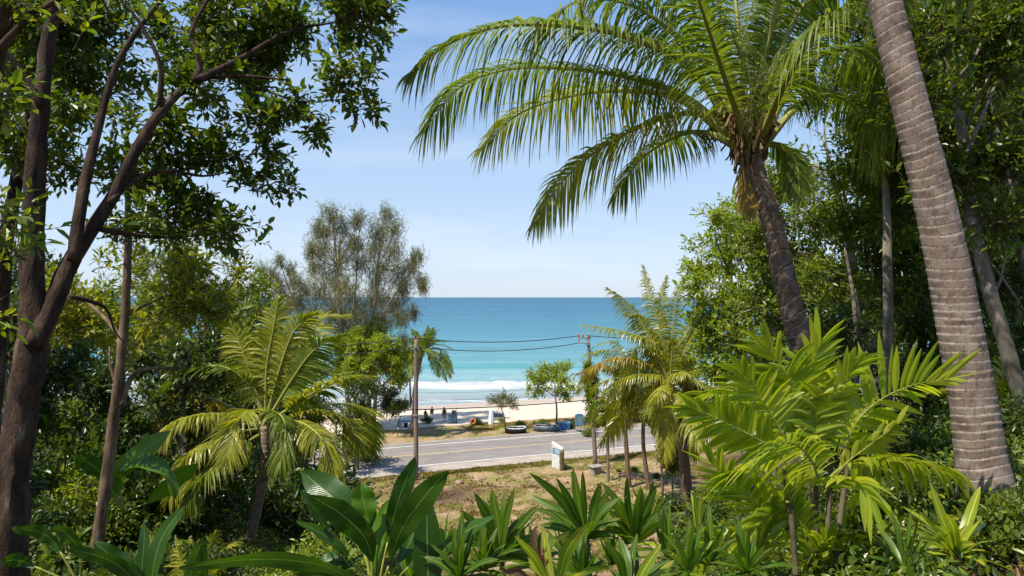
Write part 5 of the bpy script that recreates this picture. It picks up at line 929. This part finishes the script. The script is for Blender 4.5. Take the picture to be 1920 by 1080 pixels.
mb = MB(); tube(mb, [mp-A3(0, 0, .1), mp+A3(0, 0, .8), mp+A3(0, 0, 1.25), mp+A3(0, 0, 1.42)], [.17, .165, .16, .05], 10, 0, 16, .2); mb.build('shaft', M['post'], rt)
wp = onground(641, 45.5); rt = empty('wooden_post', wp, 'dark wooden post with a crossbar at the near road edge, left', 'post'); box('shaft', wp+A3(0, 0, .5), (.14, .14, 1.2), 'post', rt, .3); box('crossbar', wp+A3(-.25, 0, .75), (.75, .1, .22), 'post', rt, .1)
# boats and beach things
def dinghy(px, D_, L, Wd, hh, rz, mats, label, dz=0, flip=False, group='small boats on the verge'):
    g = onground(px, D_); rt = empty('dinghy', g, label, 'boat', group); mb = MB(); n = 13; V = []; cs, sn = math.cos(rz), math.sin(rz)
    for i in range(n):
        t = i/(n-1)*2-1; w_ = Wd/2*(1-abs(t)**3.)**.6+.02; sh = .12*t*t*hh
        for (q, z) in ((-1, 1), (-.85, .45), (-.45, .05), (.45, .05), (.85, .45), (1, 1)):
            X_, Y_, Z_ = t*L/2, q*w_, (z if not flip else 1.05-z)*hh+(sh if z > .9 else 0); V.append(g+A3(X_*cs-Y_*sn, X_*sn+Y_*cs, Z_+dz))
    Fc = [[i*6+k, (i+1)*6+k, (i+1)*6+k+1, i*6+k+1] for i in range(n-1) for k in range(5)]
    mb.add(V, Fc); o = mb.build('hull', M[mats[0]], rt, smooth=True); so_ = o.modifiers.new('s', 'SOLIDIFY'); so_.thickness = .04
    V = np.array(V).reshape(n, 6, 3)
    mb = MB(); loop = np.vstack([V[:, 0], V[::-1, 5], V[:1, 0]]); tube(mb, loop, [.05, .05], 6, 0, 90); mb.build('gunwale', M[mats[1]], rt, smooth=True)
    for t in (-.3, .3):
        mb = MB(); bxm(mb, g+A3(t*L/2*cs*1.1, t*L/2*sn*1.1, hh*.72+dz), (.22, Wd*.8, .04), rz); mb.build('seat', M[mats[1]], rt)
    return rt
dinghy(968, 60.3, 1.75, 1.1, .45, .15, ('black', 'dirtywhite'), 'black dinghy with a white rim beside the crooked little tree'); dinghy(1024, 61.2, 2.2, 1.2, .42, -.1, ('slate', 'concrete'), 'dark grey dinghy lying left of the blue cooler'); dinghy(1018, 62.8, 1.4, .8, .3, .2, ('black', 'slate'), 'small dark boat behind the dark grey dinghy')
dinghy(1240, 66.8, 1.5, 1., .5, .3, ('slate', 'white'), 'white-rimmed dark boat beyond the road, seen between the right palms')
dinghy(932, 70, 1.3, .7, .25, 0, ('slate', 'slate'), 'low dark boat on the sand behind the white upright boat'); dinghy(902, 64.8, 1.5, .5, .2, .35, ('dirtywhite', 'white'), 'long white boat lying on the grass')
g = onground(921, 64.6); rt = empty('upright_boat', g, 'white tapered boat stood on end beside the lying white boat', 'boat')
mb = MB(); tube(mb, [g-A3(0, 0, .1), g+A3(.02, .1, .3), g+A3(0, .2, .8), g+A3(-.05, .3, 1.2), g+A3(-.05, .33, 1.38)], [.27, .29, .24, .17, .03], 10, 0, 20); mb.build('hull', M['white'], rt, smooth=True)
mb = MB(); tube(mb, [g+A3(-.26, -.02, 0), g+A3(-.24, .08, .6), g+A3(-.1, .25, 1.25)], [.03, .03, .02], 6, 0); tube(mb, [g+A3(0, -.28, 0), g+A3(0, -.15, .6), g+A3(-.03, .15, 1.25)], [.02, .02, .015], 6, 0); mb.build('keel', M['dirtywhite'], rt)
g = onground(887, 63.5)+A3(0, 0, .42); mb = MB(); th = np.linspace(0, 2*np.pi, 25); tube(mb, np.stack([g[0]+.21*np.cos(th), g[1]+.05*np.sin(th*1.0), g[2]+.21*np.sin(th)], -1), [.07, .07], 8, 0, 50); tag(mb.build('life_ring', M['orange'], origin=g), 'orange ring leaning on the dark green shrub on the sand', 'life ring')
g = onground(1057, 61.9); rt = empty('cooler_box', g, 'blue cooler box with a pale lid on the far verge', 'cooler box'); box('body', g+A3(0, 0, .3), (1.05, .6, .55), 'blue', rt, .05, 1.06, .03); box('lid', g+A3(0, 0, .62), (1.15, .68, .09), 'lblue', rt, .05, 1, .02)
for q in (-.5, .5): box('handle', g+A3(q*1.12, 0, .45), (.04, .2, .05), 'white', rt, .05, 1, .005)
g = onground(1086, 62.3); rt = empty('notice_board', g, 'upright blue board with a yellow mark on white legs', 'sign'); box('board', g+A3(0, 0, .75), (.8, .08, .95), 'lblue', rt, .25, 1, .02)
mb = MB(); nA = 9; V = []
for i in range(nA):
    a = math.pi*i/(nA-1); V += [A3(.4*math.cos(a), -.04, 1.225+.14*math.sin(a)), A3(.4*math.cos(a), .04, 1.225+.14*math.sin(a))]
cs, sn = math.cos(.25), math.sin(.25); V = [g+A3(q[0]*cs-q[1]*sn, q[0]*sn+q[1]*cs, q[2]) for q in V]
mb.add(V, [[2*i, 2*i+2, 2*i+3, 2*i+1] for i in range(nA-1)]); mb.add([V[2*i] for i in range(nA)], [[0, i+1, i] for i in range(1, nA-1)]); mb.build('board_top', M['lblue'], rt)
for q, zz, ww in ((-.02, .95, .3), (.05, .8, .24), (-.05, .68, .16)): box('mark', g+A3(q*cs, q*sn-.045, zz), (ww, .012, .06), 'yellow', rt, .25, 1, 0)
for q in (-.28, 0, .28): box('leg', g+A3(q*cs, q*sn, .12), (.06, .06, .34), 'white', rt, .25, 1, .005)
g = onground(849, 65.8); rt = empty('drinks_cart', g, 'slate-blue cabinet stand beside the person on the sand', 'cart'); box('cabinet', g+A3(0, 0, .42), (.82, .6, .8), 'slate', rt, .1); box('counter', g+A3(0, 0, .85), (.7, .62, .06), 'lblue', rt, .1, 1, .01); box('top_box', g+A3(.1, 0, 1.05), (.42, .4, .34), 'slate', rt, .1); box('pole', g+A3(.4, 0, .75), (.05, .05, 1.5), 'slate', rt, .1, 1, 0)
for q in (-.2, .2): box('door', g+A3(q, -.31, .42), (.34, .03, .66), 'lblue', rt, .1, 1, .005)
g = onground(762, 64.2); rt = empty('low_table', g, 'low pale blue table in the shade of the left beach trees', 'table'); box('tabletop', g+A3(0, 0, .5), (1.35, .8, .06), 'lblue', rt)
for q in (-.6, .6): 
    for u in (-.33, .33): box('leg', g+A3(q, u, .24), (.06, .06, .5), 'slate', rt, 0, 1, 0)
for x_, lb in ((761, 'black tub on the shaded sand, left one of two by the low table'), (773, 'black tub on the shaded sand, right one of two by the low table')):
    g = onground(x_, 63.4); rt = empty('black_tub', g, lb, 'tub'); mb = MB(); tube(mb, [g, g+A3(0, 0, .2), g+A3(0, 0, .4)], [.15, .18, .2], 10, 0, 6); mb.build('body', M['black'], rt); mb = MB(); tube(mb, [g+A3(0, 0, .4), g+A3(0, 0, .44)], [.22, .22], 10, 0, 2); mb.build('rim', M['slate'], rt)
g = onground(825, 59.3+2.); rt = empty('plastic_stool', g, 'whitish plastic stool at the far road edge', 'stool'); box('seat', g+A3(0, 0, .45), (.38, .38, .05), 'dirtywhite', rt)
for a_ in (-.15, .15):
    for c_ in (-.15, .15): box('leg', g+A3(a_*1.2, c_*1.2, .22), (.07, .07, .46), 'dirtywhite', rt, 0, .8, 0)
g = onground(746, 60.5-1.5); rt = empty('marker_post', g, 'short post with a white top on the shaded far verge', 'post'); box('shaft', g+A3(0, 0, .3), (.08, .08, .7), 'post', rt); box('cap', g+A3(0, 0, .72), (.14, .14, .14), 'white', rt)
# people
def person(px, D_, h, rz, label, pose='stand', shirt='cloth1', shorts='cloth2'):
    g = onground(px, D_); rt = empty('person', g, label, 'person'); rt.rotation_euler = (0, 0, rz); s = h/1.7
    if pose == 'stand':
        J = {'pel': (0, 0, .92), 'sp': (0, 0, 1.12), 'ch': (0, .01, 1.33), 'nk': (0, 0, 1.45), 'hd': (0, -.01, 1.55), 'ht': (0, -.01, 1.66),
             'hipL': (.09, 0, .88), 'knL': (.1, -.03, .48), 'anL': (.11, .02, .08), 'toL': (.12, -.14, .03), 'hipR': (-.09, 0, .88), 'knR': (-.11, .04, .48), 'anR': (-.12, .06, .08), 'toR': (-.14, -.1, .03)}
        arm = lambda q: [(.18*q, 0, 1.38), (.23*q, .02, 1.12), (.24*q, -.08, .88), (.24*q, -.11, .8)]
    else:
        J = {'pel': (0, 0, .18), 'sp': (0, .02, .4), 'ch': (0, 0, .6), 'nk': (0, -.01, .72), 'hd': (0, -.03, .82), 'ht': (0, -.03, .93),
             'hipL': (.09, -.02, .16), 'knL': (.12, -.38, .42), 'anL': (.12, -.6, .08), 'toL': (.13, -.74, .03), 'hipR': (-.09, -.02, .16), 'knR': (-.12, -.38, .42), 'anR': (-.12, -.6, .08), 'toR': (-.13, -.74, .03)}
        arm = lambda q: [(.18*q, 0, .65), (.22*q, -.12, .42), (.15*q, -.36, .4), (.13*q, -.43, .41)]
    V = []; E = []; Rr = []
    def a(p, r, par=None):
        V.append([c_*s for c_ in p]); Rr.append(r*s)
        if par is not None: E.append((par, len(V)-1))
        return len(V)-1
    pel = a(J['pel'], .13); sp = a(J['sp'], .11, pel); ch = a(J['ch'], .13, sp); nk = a(J['nk'], .055, ch); hd = a(J['hd'], .085, nk); a(J['ht'], .07, hd)
    for q in 'LR':
        h_ = a(J['hip'+q], .09, pel); k_ = a(J['kn'+q], .055, h_); n_ = a(J['an'+q], .035, k_); a(J['to'+q], .03, n_)
    for q in (1, -1):
        A_ = arm(q); i0 = a(A_[0], .05, ch); i1 = a(A_[1], .038, i0); i2 = a(A_[2], .026, i1); i3 = a(A_[3], .028, i2)
        for f in range(5):
            d_ = (q*.012*(f-2)*1.3 if f < 4 else -q*.04, -.02, -.05-.008*(1 if f in (1, 2) else 0) if f < 4 else -.02)
            w_ = A_[3]; f1 = a((w_[0]+d_[0], w_[1]+d_[1], w_[2]+d_[2]), .009, i3); a((w_[0]+d_[0]*1.3, w_[1]+d_[1]*2.2, w_[2]+d_[2]*1.6), .007, f1)
    me = bpy.data.meshes.new('body'); me.from_pydata(V, E, []); o = bpy.data.objects.new('body', me); COL.objects.link(o); o.parent = rt
    o.modifiers.new('skin', 'SKIN'); sv = me.skin_vertices[0] if me.skin_vertices else None
    if not me.skin_vertices:
        bpy.context.view_layer.objects.active = o
    for k_, r_ in enumerate(Rr): me.skin_vertices[0].data[k_].radius = (r_, r_)
    me.skin_vertices[0].data[0].use_root = True; ss = o.modifiers.new('sub', 'SUBSURF'); ss.levels = ss.render_levels = 2; me.materials.append(M['skin'])
    def cover(name, pts, rr_, mat):
        mb = MB(); tube(mb, [np.array(p_)*s for p_ in pts], [x_*s for x_ in rr_], 12, 0, 12); c_ = mb.build(name, M[mat], None, smooth=True, origin=A3(0, 0, 0)); c_.parent = rt; return c_
    cover('shirt', [J['pel'], J['sp'], J['ch'], tuple((np.array(J['ch'])+np.array(J['nk']))/2)], [.165, .16, .175, .1], shirt)
    for q in 'LR': cover('trouser_leg', [J['hip'+q], tuple(np.array(J['hip'+q])*.5+np.array(J['kn'+q])*.5), J['kn'+q]], [.12, .1, .085], shorts)
    cover('hair', [tuple(np.array(J['hd'])+A3(0, .03, -.01)), tuple(np.array(J['ht'])+A3(0, .03, -.02)), tuple(np.array(J['ht'])+A3(0, .01, .05))], [.075, .1, .03], 'hair')
    return rt
person(833, 66.3, 1.5, .4, 'person in a dark top and pale shorts standing by the slate-blue cabinet')
person(810, 73, 1.5, 0, 'person in dark clothes sitting on the sand, right one of two', 'sit', 'cloth1', 'cloth1'); person(797.5, 71, 1.4, .5, 'person in dark clothes sitting on the sand, left one of two', 'sit', 'hair', 'cloth1')
#@@END@@
# ---------------------------------------------------------------- camera, light
cam = bpy.data.cameras.new('camera'); co = bpy.data.objects.new('camera', cam); COL.objects.link(co); co.location = (0, 0, H); co.rotation_euler = (math.pi/2, 0, 0)
cam.lens = 24; cam.sensor_width = 36; cam.shift_y = 17/1920; cam.clip_end = 60000; cam.clip_start = .05; sc.camera = co
SD = norm(A3(-.55, -.42, 1.12)); el = math.asin(SD[2]); azs = math.atan2(SD[0], SD[1])
sun = bpy.data.lights.new('sun', 'SUN'); so = bpy.data.objects.new('sun', sun); COL.objects.link(so); sun.energy = 5.0; sun.angle = math.radians(.55); sun.color = (1, .94, .82)
so.rotation_euler = Vector(SD).to_track_quat('Z', 'Y').to_euler()
w = bpy.data.worlds.new('World'); sc.world = w; w.use_nodes = True; nt = w.node_tree; bg = nt.nodes['Background']; sky = nt.nodes.new('ShaderNodeTexSky'); sky.sky_type = 'NISHITA'; sky.sun_disc = False
sky.sun_elevation = el; sky.sun_rotation = azs; sky.air_density = 1.; sky.dust_density = .5; sky.ozone_density = 2.; sky.altitude = 300; tc_ = nt.nodes.new('ShaderNodeTexCoord'); sp_ = nt.nodes.new('ShaderNodeSeparateXYZ'); nt.links.new(tc_.outputs['Generated'], sp_.inputs[0])
cl_ = noise(nt, 1.6, tc_.outputs['Generated'], 6, .6, (1, 1, 9)); clr = ramp(nt, cl_, [(.52, (0, 0, 0)), (.72, (1, 1, 1))])
grd = ramp(nt, sp_.outputs[2], [(0, (3.3, 3.9, 4.7)), (.06, (3.05, 3.8, 4.8)), (.18, (2.45, 3.4, 4.75)), (.4, (1.15, 2.2, 4.1)), (1, (.6, 1.25, 2.9))])
grd = mixc(nt, math_(nt, 'MULTIPLY', clr, .34), grd, (4.4, 4.8, 5.4))
skyc = mixc(nt, .85, sky.outputs[0], grd); nt.links.new(skyc, bg.inputs[0]); bg.inputs[1].default_value = .145
sc.view_settings.view_transform = 'Standard'; sc.view_settings.look = 'None'; sc.view_settings.exposure = .45; sc.view_settings.gamma = 1
sc.cycles.max_bounces = 6; sc.cycles.diffuse_bounces = 3; sc.cycles.glossy_bounces = 2; sc.cycles.transmission_bounces = 3; sc.cycles.use_denoising = True
